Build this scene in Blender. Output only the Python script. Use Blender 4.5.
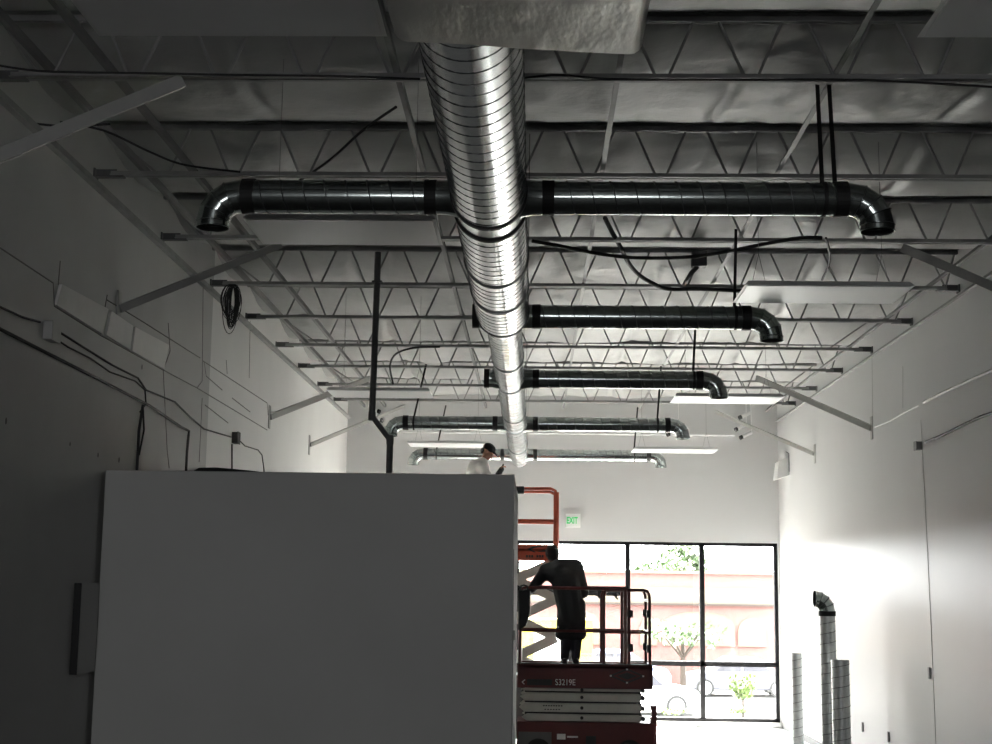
import bpy, math, random
from mathutils import Vector, Matrix, noise
random.seed(7)
PI = math.pi
scn = bpy.context.scene
for o in list(bpy.data.objects): bpy.data.objects.remove(o)

# ------------------------------------------------------------------ camera
F = 1400.0
CAM = Vector((0, 0, 2.25))
_y = Vector((38, -216, -F)).normalized()
_x = Vector((1, -0.013, 0)); _x = (_x - _y * _x.dot(_y)).normalized()
_z = _x.cross(_y)
W2C = Matrix((_x, _y, _z)).transposed()
C2W = W2C.transposed()
cd = bpy.data.cameras.new('camera')
cd.sensor_fit = 'HORIZONTAL'; cd.sensor_width = 36.0; cd.lens = 36.0 * F / 992
cd.clip_start = 0.05; cd.clip_end = 500
cam = bpy.data.objects.new('camera', cd)
cam.matrix_world = Matrix.Translation(CAM) @ C2W.to_4x4()
scn.collection.objects.link(cam); scn.camera = cam

# ------------------------------------------------------------------ world, sun, exposure
w = bpy.data.worlds.new('world'); scn.world = w; w.use_nodes = True
bg = w.node_tree.nodes['Background']
bg.inputs[0].default_value = (.97, 0.985, 1.0, 1); bg.inputs[1].default_value = 26.0
sd = bpy.data.lights.new('sun', 'SUN'); sd.energy = 330.0; sd.angle = 0.01; sd.color = (1, .96, .9)
sun = bpy.data.objects.new('sun', sd); sun.rotation_euler = (math.radians(-30), 0, math.radians(-22))
scn.collection.objects.link(sun)
pd = bpy.data.lights.new('storefront_portal', 'AREA'); pd.shape = 'RECTANGLE'; pd.size = 5.2; pd.size_y = 2.95
pd.cycles.is_portal = True
po = bpy.data.objects.new('storefront_portal', pd); po.location = (1.55, 24.25, 1.55); po.rotation_euler = (-PI / 2, 0, 0)
scn.collection.objects.link(po)
pd2 = bpy.data.lights.new('rear_fill_portal', 'AREA'); pd2.shape = 'RECTANGLE'; pd2.size = 3.9; pd2.size_y = 1.9
pd2.cycles.is_portal = True
po2 = bpy.data.objects.new('rear_fill_portal', pd2); po2.location = (-.3, -5.22, 3.5); po2.rotation_euler = (PI / 2, 0, 0)
scn.collection.objects.link(po2)
scn.view_settings.view_transform = 'Standard'; scn.view_settings.look = 'None'
scn.view_settings.gamma = 1.0; scn.view_settings.exposure = 0.0; scn.view_settings.use_curve_mapping = False
try:
    scn.cycles.max_bounces = 16; scn.cycles.diffuse_bounces = 6; scn.cycles.glossy_bounces = 6
    scn.cycles.use_denoising = True; scn.cycles.sample_clamp_indirect = 12
except Exception: pass

# ------------------------------------------------------------------ helpers
def un(px, py, ax, val):
    d = C2W @ Vector((px - 496, 372 - py, -F))
    return CAM + d * ((val - CAM[ax]) / d[ax])

def mat(name, col, rough=.6, metal=0.0, var=.08, scale=6.0, bump=0.0, bscale=30, spec=.5, emit=None, estr=0, coat=0, stretch=None):
    m = bpy.data.materials.new(name); m.use_nodes = True
    nt = m.node_tree; b = nt.nodes['Principled BSDF']
    b.inputs['Roughness'].default_value = rough; b.inputs['Metallic'].default_value = metal
    b.inputs['Specular IOR Level'].default_value = spec
    if coat: b.inputs['Coat Weight'].default_value = coat
    tc = nt.nodes.new('ShaderNodeTexCoord'); mp = nt.nodes.new('ShaderNodeMapping')
    nt.links.new(tc.outputs['Object'], mp.inputs['Vector'])
    if stretch: mp.inputs['Scale'].default_value = stretch
    n = nt.nodes.new('ShaderNodeTexNoise'); n.inputs['Scale'].default_value = scale; n.inputs['Detail'].default_value = 5
    nt.links.new(mp.outputs[0], n.inputs['Vector'])
    r = nt.nodes.new('ShaderNodeValToRGB')
    r.color_ramp.elements[0].position = .3; r.color_ramp.elements[1].position = .7
    r.color_ramp.elements[0].color = tuple(c * (1 - var) for c in col) + (1,)
    r.color_ramp.elements[1].color = tuple(min(1, c * (1 + var)) for c in col) + (1,)
    nt.links.new(n.outputs['Fac'], r.inputs[0]); nt.links.new(r.outputs[0], b.inputs['Base Color'])
    if bump:
        n2 = nt.nodes.new('ShaderNodeTexNoise'); n2.inputs['Scale'].default_value = bscale; n2.inputs['Detail'].default_value = 4
        nt.links.new(mp.outputs[0], n2.inputs['Vector'])
        bp = nt.nodes.new('ShaderNodeBump'); bp.inputs['Strength'].default_value = bump; bp.inputs['Distance'].default_value = .02
        nt.links.new(n2.outputs['Fac'], bp.inputs['Height']); nt.links.new(bp.outputs[0], b.inputs['Normal'])
    if emit:
        b.inputs['Emission Color'].default_value = tuple(emit) + (1,); b.inputs['Emission Strength'].default_value = estr
    return m

M = {}
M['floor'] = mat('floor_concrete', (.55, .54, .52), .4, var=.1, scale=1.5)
M['wall_r'] = mat('wall_gloss_white_paint', (.58, .58, .58), .37, spec=.2, var=.02, scale=1.0, bump=.12, bscale=1.2, stretch=(1, 1, .25))
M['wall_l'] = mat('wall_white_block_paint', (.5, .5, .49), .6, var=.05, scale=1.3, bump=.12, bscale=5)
M['wall_b'] = mat('wall_white_paint', (.6, .6, .6), .6, var=.015, scale=1)
M['wall_lw'] = mat('wall_left_far_brightened', (.8, .795, .78), .6, var=.03, scale=1.3, bump=.1, bscale=5)  # far left wall painted brighter, standing in for stronger light near the storefront
M['wall_dark'] = mat('wall_unseen_darkened', (.07, .07, .068), .9, var=.1)  # unseen wall stretches painted dark to cut bounce light in the foreground
M['floord'] = mat('floor_near_darkened', (.09, .088, .085), .7, var=.15, scale=1.5)  # floor away from the storefront painted dark to deepen the foreground gloom
M['patch'] = mat('wall_fresh_paint', (.76, .75, .73), .5, var=.03)
M['groove'] = mat('wall_groove_grey', (.2, .195, .19), .9)  # even dark grey for grooves and chips
M['drywall'] = mat('drywall_primer', (.66, .66, .64), .75, var=.04, scale=.9)
M['insul'] = mat('insulation_vinyl', (.37, .37, .366), .45, var=.05, scale=1.1, bump=.7, bscale=6)
M['joist'] = mat('joist_grey_primer', (.27, .27, .265), .5, var=.15)
M['angle'] = mat('bridging_grey_steel', (.17, .17, .168), .5, var=.1)
M['brace'] = mat('brace_white_paint', (.42, .42, .4), .5, var=.05)
M['galv'] = mat('galvanised_steel', (.6, .62, .62), .19, 1.0, var=.08, scale=25)
M['galv2'] = mat('galvanised_steel_seam', (.12, .125, .125), .5, .7)
M['galvd'] = mat('galvanised_steel_branch', (.46, .5, .49), .16, 1.0, var=.1, scale=30)
M['galvp'] = mat('galvanised_steel_pale', (.66, .68, .67), .38, .8, var=.1, scale=30)
M['tape'] = mat('black_duct_tape', (.012, .012, .012), .6)
M['foil'] = mat('foil_wrap', (.62, .61, .58), .42, .55, var=.1, scale=3, bump=.6, bscale=9, stretch=(1, .35, 1))
M['white'] = mat('white_enamel', (.82, .82, .81), .4, var=.02)
M['lens'] = mat('white_acrylic', (.85, .85, .85), .3, var=.01)
M['black'] = mat('black_plastic', (.015, .015, .016), .5)
M['outlet'] = mat('outlet_grey', (.25, .25, .25), .5)
M['rubber'] = mat('black_rubber', (.02, .02, .02), .8)
M['conduit'] = mat('conduit_grey', (.05, .05, .049), .6, spec=.2)
M['pipe'] = mat('vent_pipe_dark', (.1, .1, .1), .5)
M['cable'] = mat('cable_black', (.035, .035, .035), .6, spec=.2)
M['jbox'] = mat('junction_box_grey', (.5, .5, .48), .5)
M['frame'] = mat('window_frame_black', (.006, .006, .007), .6, spec=.1)
M['red'] = mat('lift_red_paint', (.085, .008, .007), .45, var=.1)
M['orange'] = mat('lift_orange_paint', (.42, .065, .025), .45, var=.1)
M['armgrey'] = mat('scissor_arm_grey', (.5, .49, .45), .5, var=.06)
M['decalw'] = mat('decal_white', (.85, .85, .83), .5)
M['decalk'] = mat('decal_black', (.02, .02, .02), .5)
M['green'] = mat('exit_green', (.03, .35, .1), .5, emit=(.05, .6, .18), estr=.35)
M['skin'] = mat('skin_brown', (.32, .15, .1), .5)
M['skind'] = mat('skin_dark', (.11, .055, .035), .5)
M['shirt'] = mat('shirt_white', (.8, .77, .73), .85)
M['jeans'] = mat('trousers_dark', (.03, .032, .04), .85)
M['jacket'] = mat('jacket_black', (.012, .013, .015), .8)
M['hair'] = mat('hair_black', (.01, .01, .01), .7)
M['glove'] = mat('glove_black', (.015, .015, .015), .8)
M['brick'] = mat('brick_red', (.14, .067, .058), .9, var=.12, scale=4)
M['cream'] = mat('stucco_cream', (.1, .083, .062), .9, var=.06)
M['asphalt'] = mat('parking_concrete', (.075, .075, .073), .9)
M['leaf'] = mat('leaf_green', (.026, .055, .012), .6, var=.4)
M['leafy'] = mat('leaf_yellow_green', (.05, .085, .008), .6, var=.3)
M['bark'] = mat('bark', (.03, .022, .017), .9)
M['carw'] = mat('car_white_paint', (.75, .75, .75), .3, coat=.5)
M['card'] = mat('car_grey_paint', (.07, .07, .09), .3, coat=.5)
M['carb'] = mat('car_blue_paint', (.12, .16, .3), .3, coat=.5)
M['yellow'] = mat('truck_yellow_paint', (.3, .23, .012), .5)
M['glassd'] = mat('car_glass', (.03, .03, .04), .1)
M['hub'] = mat('wheel_alloy', (.5, .5, .5), .4, .6)
M['tanrubber'] = mat('baseboard_rubber', (.12, .12, .12), .6)
gm = bpy.data.materials.new('window_glass'); gm.use_nodes = True; nt = gm.node_tree
for n in list(nt.nodes): nt.nodes.remove(n)
_o = nt.nodes.new('ShaderNodeOutputMaterial'); _m = nt.nodes.new('ShaderNodeMixShader'); _t = nt.nodes.new('ShaderNodeBsdfTransparent')
_g = nt.nodes.new('ShaderNodeBsdfGlossy'); _g.inputs['Roughness'].default_value = .02; _m.inputs[0].default_value = .06
_t.inputs[0].default_value = (.95, .96, .95, 1)
nt.links.new(_t.outputs[0], _m.inputs[1]); nt.links.new(_g.outputs[0], _m.inputs[2]); nt.links.new(_m.outputs[0], _o.inputs[0])
M['glass'] = gm

def V(*a): return Vector(a)
class MB:
    def __init__(s): s.v = []; s.f = []; s.mi = []; s.sm = []
    def add(s, vs, fs, mi=0, smooth=False):
        b = len(s.v); s.v += [Vector(p) for p in vs]
        for f in fs: s.f.append([i + b for i in f]); s.mi.append(mi); s.sm.append(smooth)
        return s
    def hexa(s, p, mi=0):   # 8 points: bottom 4, top 4
        return s.add(p, [(3, 2, 1, 0), (4, 5, 6, 7), (0, 1, 5, 4), (1, 2, 6, 5), (2, 3, 7, 6), (3, 0, 4, 7)], mi)
    def box(s, x0, x1, y0, y1, z0, z1, mi=0):
        return s.hexa([(x0, y0, z0), (x1, y0, z0), (x1, y1, z0), (x0, y1, z0), (x0, y0, z1), (x1, y0, z1), (x1, y1, z1), (x0, y1, z1)], mi)
    def rbox(s, x0, x1, y0, y1, z0, z1, r, mi=0, axis='Y', k=4):   # rounded corners round one axis
        pts = []
        if axis == 'Y': a0, a1, b0, b1 = x0, x1, z0, z1
        elif axis == 'Z': a0, a1, b0, b1 = x0, x1, y0, y1
        else: a0, a1, b0, b1 = y0, y1, z0, z1
        for cx, cy, st in ((a1 - r, b1 - r, 0), (a0 + r, b1 - r, 1), (a0 + r, b0 + r, 2), (a1 - r, b0 + r, 3)):
            for i in range(k + 1):
                t = (st + i / k) * PI / 2; pts.append((cx + r * math.cos(t), cy + r * math.sin(t)))
        n = len(pts)
        def P(p, e):
            if axis == 'Y': return (p[0], (y0, y1)[e], p[1])
            if axis == 'Z': return (p[0], p[1], (z0, z1)[e])
            return ((x0, x1)[e], p[0], p[1])
        vs = [P(p, 0) for p in pts] + [P(p, 1) for p in pts]
        fs = [list(range(n))[::-1], list(range(n, 2 * n))] + [(i, (i + 1) % n, n + (i + 1) % n, n + i) for i in range(n)]
        return s.add(vs, fs, mi)
    def beam(s, p, q, wd, h, mi=0, up=(0, 0, 1)):
        p = Vector(p); q = Vector(q); d = (q - p).normalized(); u = Vector(up)
        if abs(d.dot(u)) > .98: u = Vector((0, 1, 0))
        sd_ = d.cross(u).normalized(); u = sd_.cross(d)
        a = sd_ * wd / 2; b = u * h / 2
        return s.hexa([p - a - b, p + a - b, q + a - b, q - a - b, p - a + b, p + a + b, q + a + b, q - a + b], mi)
    def tube(s, pts, r, n=8, mi=0, smooth=True, cap=True):
        pts = [Vector(p) for p in pts]; k = len(pts)
        rs = r if isinstance(r, (list, tuple)) else [r] * k
        ts = []
        for i in range(k):
            a = pts[max(0, i - 1)]; b = pts[min(k - 1, i + 1)]; t = b - a
            ts.append(t.normalized() if t.length > 1e-9 else Vector((0, 0, 1)))
        u = ts[0].orthogonal().normalized(); vs = []
        for i in range(k):
            u = (u - ts[i] * u.dot(ts[i])); u = u.normalized() if u.length > 1e-6 else ts[i].orthogonal().normalized()
            w_ = ts[i].cross(u)
            for j in range(n):
                a = 2 * PI * j / n
                vs.append(pts[i] + (u * math.cos(a) + w_ * math.sin(a)) * rs[i])
        fs = [(i * n + j, i * n + (j + 1) % n, (i + 1) * n + (j + 1) % n, (i + 1) * n + j) for i in range(k - 1) for j in range(n)]
        s.add(vs, fs, mi, smooth)
        if cap: s.add(vs[:n], [list(range(n))[::-1]], mi); s.add(vs[-n:], [list(range(n))], mi)
        return s
    def ell(s, c, rx, ry, rz, nu=16, nv=10, mi=0, rot=None):
        c = Vector(c); vs = []; fs = []
        for i in range(nv + 1):
            th = PI * i / nv
            for j in range(nu):
                ph = 2 * PI * j / nu
                p = Vector((rx * math.sin(th) * math.cos(ph), ry * math.sin(th) * math.sin(ph), rz * math.cos(th)))
                if rot: p = rot @ p
                vs.append(c + p)
        for i in range(nv):
            for j in range(nu): fs.append((i * nu + j, (i + 1) * nu + j, (i + 1) * nu + (j + 1) % nu, i * nu + (j + 1) % nu))
        return s.add(vs, fs, mi, True)
    def prism(s, pts, vec, mi=0):
        pts = [Vector(p) for p in pts]; n = len(pts); vec = Vector(vec)
        return s.add(pts + [p + vec for p in pts], [list(range(n))[::-1], list(range(n, 2 * n))] + [(i, (i + 1) % n, n + (i + 1) % n, n + i) for i in range(n)], mi)
    def ring(s, c, axis, r0, r1, wd, n=32, mi=0):   # hollow band round an axis
        c = Vector(c); ax = Vector(axis).normalized(); u = ax.orthogonal().normalized(); w_ = ax.cross(u); vs = []
        for j in range(n):
            d = u * math.cos(2 * PI * j / n) + w_ * math.sin(2 * PI * j / n)
            vs += [c + d * r1 - ax * wd / 2, c + d * r1 + ax * wd / 2, c + d * r0 + ax * wd / 2, c + d * r0 - ax * wd / 2]
        fs = []
        for j in range(n):
            k = (j + 1) % n
            for e in range(4): fs.append((j * 4 + e, k * 4 + e, k * 4 + (e + 1) % 4, j * 4 + (e + 1) % 4))
        return s.add(vs, fs, mi, False)
    def build(s, name, m, parent=None, bevel=0):
        me = bpy.data.meshes.new(name); off = Vector((0, 0, 0)); p = parent
        while p is not None: off += p.location; p = p.parent
        loc = Vector((0, 0, 0))
        if parent is None:
            xs = [p_.x for p_ in s.v]; ys = [p_.y for p_ in s.v]; zs = [p_.z for p_ in s.v]
            loc = Vector(((min(xs) + max(xs)) / 2, (min(ys) + max(ys)) / 2, min(zs))); off = loc
        me.from_pydata([tuple(p_ - off) for p_ in s.v], [], s.f)
        for mm in (m if isinstance(m, (list, tuple)) else [m]): me.materials.append(mm)
        me.polygons.foreach_set('material_index', s.mi); me.polygons.foreach_set('use_smooth', s.sm); me.update()
        import bmesh
        bm = bmesh.new(); bm.from_mesh(me); bmesh.ops.recalc_face_normals(bm, faces=bm.faces); bm.to_mesh(me); bm.free()
        o = bpy.data.objects.new(name, me); scn.collection.objects.link(o); o.location = loc
        if parent is not None: o.parent = parent
        if bevel:
            b = o.modifiers.new('bevel', 'BEVEL'); b.width = bevel; b.segments = 2; b.limit_method = 'ANGLE'
        return o

def tag(o, label, cat, group=None, kind=None):
    o['label'] = label; o['category'] = cat
    if group: o['group'] = group
    if kind: o['kind'] = kind
    return o
def thing(name, loc, label, cat, group=None):
    o = bpy.data.objects.new(name, None); o.empty_display_size = .1; o.location = loc
    scn.collection.objects.link(o); return tag(o, label, cat, group)
def struct(o): o['kind'] = 'structure'; return o
def text_into(mb, txt, size, org, ux, uz, depth, mi=0, sx=1.0, bold=0.0):
    """flat letters with a little thickness: org = lower left corner, ux / uz = unit directions"""
    cu = bpy.data.curves.new('t', 'FONT'); cu.body = txt; cu.size = size; cu.extrude = depth; cu.offset = bold
    ob = bpy.data.objects.new('t', cu); scn.collection.objects.link(ob)
    dg = bpy.context.evaluated_depsgraph_get(); me = bpy.data.meshes.new_from_object(ob.evaluated_get(dg))
    org = Vector(org); ux = Vector(ux); uz = Vector(uz); un_ = ux.cross(uz)
    mb.add([org + ux * v.co.x * sx + uz * v.co.y + un_ * v.co.z for v in me.vertices], [list(p.vertices) for p in me.polygons], mi)
    bpy.data.objects.remove(ob); bpy.data.curves.remove(cu); bpy.data.meshes.remove(me)

# ------------------------------------------------------------------ setting
XL, XR, YB, YR, ZC = -3.25, 4.15, 24.0, -5.0, 5.62
fl = struct(MB().box(XL - .2, XR + .2, 19.5, YB + .2, -.2, 0).box(XL - .2, XR + .2, YR - .2, 19.5, -.2, 0, 1).build('floor', [M['floor'], M['floord']]))  # pale by the storefront, dark elsewhere: light falloff put into the colour
wl = struct(MB().box(XL - .2, XL, 7.0, 13.72, 0, ZC + .4).box(XL - .2, XL, YR - .2, 7.0, 0, ZC + .4, 1).box(XL - .2, XL, 13.72, YB + .2, 0, ZC + .4, 2).build('wall_left', [M['wall_l'], M['wall_dark'], M['wall_lw']]))  # near, unseen and far stretches differ in tone to steepen the light falloff
g = MB()
for line in ([(0, 248), (53, 283), (54, 306), (100, 335), (163, 370), (197, 388), (267, 430)], [(60, 261), (58, 285)], [(107, 295), (100, 334)],
             [(168, 323), (170, 351), (163, 370), (167, 451), (169, 468)], [(203, 281), (202, 381), (197, 388)], [(202, 398), (199, 462)],
             [(107, 300), (140, 320), (200, 358)], [(250, 321), (249, 378)], [(203, 361), (235, 382), (267, 403), (268, 415)],
             [(204, 362), (206, 376), (222, 390)], [(226, 360), (227, 374)], [(205, 405), (228, 423)], [(232, 398), (250, 412)]):
    pts = [un(x, y, 0, XL) for x, y in line]
    g.tube(pts, .0055, 6)
g.build('wall_groove', M['groove'], wl)
for quad in ([(54, 305), (100, 334), (106, 309), (59, 284)], [(104, 335), (128, 350), (131, 326), (109, 311)], [(130, 351), (162, 369), (167, 345), (133, 327)]):
    ps = [un(x, y, 0, XL) for x, y in quad]
    MB().prism(ps, (.02, 0, 0)).build('painted_block', M['patch'], wl)
for (x, y, r) in ((6, 421, .05), (70, 444, .035), (98, 455, .04), (119, 460, .05), (142, 367, .05)):
    p = un(x, y, 0, XL); MB().ell(p, .004, r * .3, r * .45, 10, 6).build('wall_chip', M['groove'], wl)

wr = struct(MB().box(XR, XR + .2, 11.0, YB + .2, 0, ZC + .4).box(XR, XR + .2, YR - .2, 11.0, 0, ZC + .4, 1).build('wall_right', [M['wall_r'], M['wall_dark']]))
g = MB()
for line in ([(921, 420), (925, 496), (931, 620), (936, 744)], [(872, 350), (873, 428)], [(903, 366), (903, 408)]):
    g.tube([un(x, y, 0, XR) for x, y in line], .004, 6)
g.build('wall_seam', mat('seam_grey', (.35, .35, .34), .8), wr)
bb = struct(MB().box(XR - .012, XR, YR, YB, 0, .1).build('baseboard_right', M['tanrubber']))
g = MB(); g.box(XL, XR, YR - .2, YR, 0, 2.6); g.box(XL, XR, YR - .2, YR, 4.4, ZC + .4); g.box(XL, -2.2, YR - .2, YR, 2.6, 4.4); g.box(1.6, XR, YR - .2, YR, 2.6, 4.4)
wrear = struct(g.build('wall_rear', M['wall_dark']))

WX0, WX1, WZ0, WZ1 = -1.0, 4.115, .09, 3.05
wbk = MB(); wbk.box(XL, XR, YB, YB + .2, WZ1, ZC + .4); wbk.box(XL, -1.0, YB, YB + .2, 0, WZ1); wbk.box(WX1, XR, YB, YB + .2, 0, WZ1); wbk.box(-1.0, WX1, YB, YB + .2, 0, WZ0)
struct(wbk.build('wall_back', M['wall_b']))
# soffit band high on the back wall
hx0, hx1 = un(384, 425, 1, 23.6).x, un(737, 425, 1, 23.6).x
hz = un(560, 432, 1, 23.6).z
struct(MB().box(hx0, hx1, 23.8, YB, hz, ZC).build('trim_1', M['wall_b']))

struct(MB().box(XL, XL + .05, 7.0, YB, 5.1, 5.145).build('trim_2', M['joist']))
struct(MB().box(XR - .03, XR, 11.0, YB, 5.12, 5.145).build('trim_3', M['joist']))
# storefront: frames and panes
t = .04
DX0, DX1 = un(517, 560, 1, YB).x, un(628, 560, 1, YB).x
WX0 = -1.0
MX = un(702.5, 600, 1, YB).x
TZ = un(600, 588.5, 1, YB).z
HZ = un(703, 664, 1, YB).z
def frame_part(parent, *bs):
    g = MB()
    for b in bs: g.box(*b)
    return g.build('window_frame', M['frame'], parent)
FY0, FY1 = YB + .02, YB + .12
w1 = bpy.data.objects.new('window_1', None); w1.location = (MX, YB, WZ0); scn.collection.objects.link(w1); struct(w1)
w3 = bpy.data.objects.new('window_rear_fill', None); w3.location = (-.3, YR, 2.6); scn.collection.objects.link(w3); struct(w3)  # unseen rear window, assumed to light the box front and duct highlights
frame_part(w3, (-2.2, -2.15, YR - .15, YR - .05, 2.6, 4.4), (1.55, 1.6, YR - .15, YR - .05, 2.6, 4.4), (-2.15, 1.55, YR - .15, YR - .05, 2.6, 2.65), (-2.15, 1.55, YR - .15, YR - .05, 4.35, 4.4), (-.33, -.27, YR - .15, YR - .05, 2.65, 4.35))
gt = gm.copy(); gt.name = 'rear_fill_dimming_glass'; gt.node_tree.nodes['Transparent BSDF'].inputs[0].default_value = (.6, .6, .6, 1)  # pane darkened to dial down the rear fill
MB().box(-2.15, -.33, YR - .1, YR - .09, 2.65, 4.35).build('pane', gt, w3); MB().box(-.27, 1.55, YR - .1, YR - .09, 2.65, 4.35).build('pane', gt, w3)
frame_part(w1, (DX1 - t, DX1 + t, FY0, FY1, WZ0, WZ1), (MX - t, MX + t, FY0, FY1, WZ0 + t, WZ1 - t), (WX1 - t * 1.5, WX1, FY0, FY1, WZ0, WZ1),
           (DX1 + t, WX1 - t, FY0, FY1, WZ1 - t * 1.4, WZ1), (DX1 + t, WX1 - t, FY0, FY1, WZ0, WZ0 + t * 1.4), (DX1 + t, WX1 - t, FY0, FY1, HZ - t, HZ + t))
MB().box(DX1 + t, MX - t, YB + .06, YB + .07, WZ0 + t, HZ - t).build('pane', gm, w1)
MB().box(MX + t, WX1 - t, YB + .06, YB + .07, WZ0 + t, HZ - t).build('pane', gm, w1)
MB().box(DX1 + t, MX - t, YB + .06, YB + .07, HZ + t, WZ1 - t).build('pane', gm, w1)
MB().box(MX + t, WX1 - t, YB + .06, YB + .07, HZ + t, WZ1 - t).build('pane', gm, w1)
d1 = bpy.data.objects.new('door_1', None); d1.location = ((DX0 + DX1) / 2, YB, WZ0); scn.collection.objects.link(d1); struct(d1)
frame_part(d1, (DX0 - t, DX0 + t, FY0, FY1, WZ0, WZ1), (DX0 + t, DX1 - t, FY0, FY1, WZ1 - t * 1.4, WZ1), (DX0 + t, DX1 - t, FY0, FY1, TZ - t, TZ + t))
DM = (DX0 + DX1) / 2
for a, b in ((DX0 + t, DM), (DM, DX1 - t)):
    g = MB(); g.box(a, a + .06, FY0 + .02, FY1 - .02, WZ0, TZ - t); g.box(b - .06, b, FY0 + .02, FY1 - .02, WZ0, TZ - t)
    g.box(a + .06, b - .06, FY0 + .02, FY1 - .02, WZ0, WZ0 + .2); g.box(a + .06, b - .06, FY0 + .02, FY1 - .02, TZ - t - .08, TZ - t)
    lf = g.build('door_leaf', M['frame'], d1)
    MB().box(a + .06, b - .06, YB + .06, YB + .07, WZ0 + .2, TZ - t - .08).build('pane', gm, lf)
    MB().box(a + .06, b - .06, YB - .02, YB + .01, 1.02, 1.05).build('push_bar', M['conduit'], lf)
MB().box(DX0 + t, DX1 - t, YB + .06, YB + .07, TZ + t, WZ1 - t).build('pane', gm, d1)
w2 = bpy.data.objects.new('window_hidden_fill', None); w2.location = ((WX0 + DX0) / 2, YB, WZ0); scn.collection.objects.link(w2); struct(w2)  # hidden bay added and sized to light the far left wall
frame_part(w2, (WX0, WX0 + t, FY0, FY1, WZ0, WZ1), (WX0 + t, DX0 - t, FY0, FY1, WZ1 - t * 1.4, WZ1), (WX0 + t, DX0 - t, FY0, FY1, WZ0, WZ0 + t * 1.4), (WX0 + t, DX0 - t, FY0, FY1, HZ - t, HZ + t))
for c, d in ((WZ0 + t, HZ - t), (HZ + t, WZ1 - t)): MB().box(WX0 + t, DX0 - t, YB + .06, YB + .07, c, d).build('pane', gm, w2)

# joist rows
JZ = 5.2
JY = [un(534, y, 2, JZ).y for y in (80, 178, 241, 287, 320, 348, 369, 387, 402)]
ALLY = [YR - .5, -3.4, -1.5, .4, 2.3, 4.1, 6.0] + JY + [24.3]
# draped insulation under the roof deck
vs, fs = [], []; NX = 260; ys = []
for a, b in zip(ALLY[:-1], ALLY[1:]):
    k = 24
    for i in range(k): ys.append((a + (b - a) * i / k, i / k))
ys.append((ALLY[-1], 0.0))
for (yy, tt) in ys:
    for i in range(NX + 1):
        x = XL - .1 + (XR - XL + .2) * i / NX
        e = math.sin(PI * tt)
        sag = .15 * e
        nz = noise.noise(Vector((x * .9, yy * .5, 3))) * .05 * e + noise.noise(Vector((x * 3.1, yy * 2.2, 7))) * .022 * e + noise.noise(Vector((x * 8, yy * 5, 1))) * .009 + abs(noise.noise(Vector((x * 5 + yy * 3, yy * 7 - x * 2, 5)))) * .02 * max(0, noise.noise(Vector((x * 1.1, yy * .8, 9)))) * 2
        fold = 0
        for sx in (-1.9, -.35, 1.25, 2.85): fold += .03 * math.exp(-((x - sx - .08 * noise.noise(Vector((yy, sx, 0)))) / .05) ** 2) * e
        vs.append((x, yy, ZC - .004 - sag + nz + fold))
n = NX + 1
for j in range(len(ys) - 1):
    for i in range(NX): fs.append((j * n + i, j * n + i + 1, (j + 1) * n + i + 1, (j + 1) * n + i))
cl = struct(MB().add(vs, fs, 0, True).build('ceiling', M['insul']))
MB().box(XL - .2, XR + .2, YR - .2, YB + .4, ZC + .3, ZC + .4).build('roof_deck', M['joist'], cl)

# ------------------------------------------------------------------ roof joists
ords = ['nearest', 'second', 'third', 'fourth', 'fifth', 'sixth', 'seventh', 'eighth', 'farthest']
for k, Y in enumerate(JY):
    lab = f'grey open-web steel roof joist, {ords[k]} from the camera' if 0 < k < 8 else \
          ('grey open-web steel roof joist nearest the camera' if k == 0 else 'grey open-web steel roof joist farthest back, by the storefront wall')
    r = thing('roof_joist', ((XL + XR) / 2, Y, JZ), lab, 'joist', 'roof joists across the room')
    g = MB()
    for s in (-1, 1):
        g.box(XL + .12, XR - .12, Y + s * .012 - (.028 if s < 0 else 0), Y + s * .012 + (.028 if s > 0 else 0), JZ, JZ + .006)
        g.box(XL + .12, XR - .12, Y + s * .012 - (.005 if s < 0 else 0), Y + s * .012 + (.005 if s > 0 else 0), JZ + .006, JZ + .035)
    g.build('bottom_chord', M['joist'], r)
    g = MB(); z1 = JZ + .40
    for s in (-1, 1):
        g.box(XL, XR, Y + s * .012 - (.038 if s < 0 else 0), Y + s * .012 + (.038 if s > 0 else 0), z1 - .007, z1)
        g.box(XL, XR, Y + s * .012 - (.006 if s < 0 else 0), Y + s * .012 + (.006 if s > 0 else 0), z1 - .045, z1 - .007)
    g.build('top_chord', M['joist'], r)
    pts = []; x = XL + .3 + (.17 * k) % .3; P = .52
    pts.append((XL + .03, Y, z1 - .03))
    while x + P < XR - .1:
        pts += [(x, Y, JZ + .015), (x + .07, Y, JZ + .015), (x + .225, Y, z1 - .025), (x + .365, Y, z1 - .025)]; x += P
    pts += [(x, Y, JZ + .015), (min(x + .07, XR - .13), Y, JZ + .015), (XR - .03, Y, z1 - .03)]
    MB().tube(pts, .0095, 6, smooth=False).build('web', M['joist'], r)
    for s, xa in ((1, XL), (-1, XR)):
        g = MB(); g.box(min(xa, xa + s * .22), max(xa, xa + s * .22), Y - .03, Y + .03, JZ - .012, JZ - .003)
        g.box(min(xa, xa + s * .16), max(xa, xa + s * .16), Y - .006, Y + .006, JZ - .003, JZ + .05)
        g.box(min(xa, xa + s * .012), max(xa, xa + s * .012), Y - .045, Y + .045, JZ - .03, JZ + .05)
        g.build('wall_bracket', M['pipe'], r)
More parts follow.
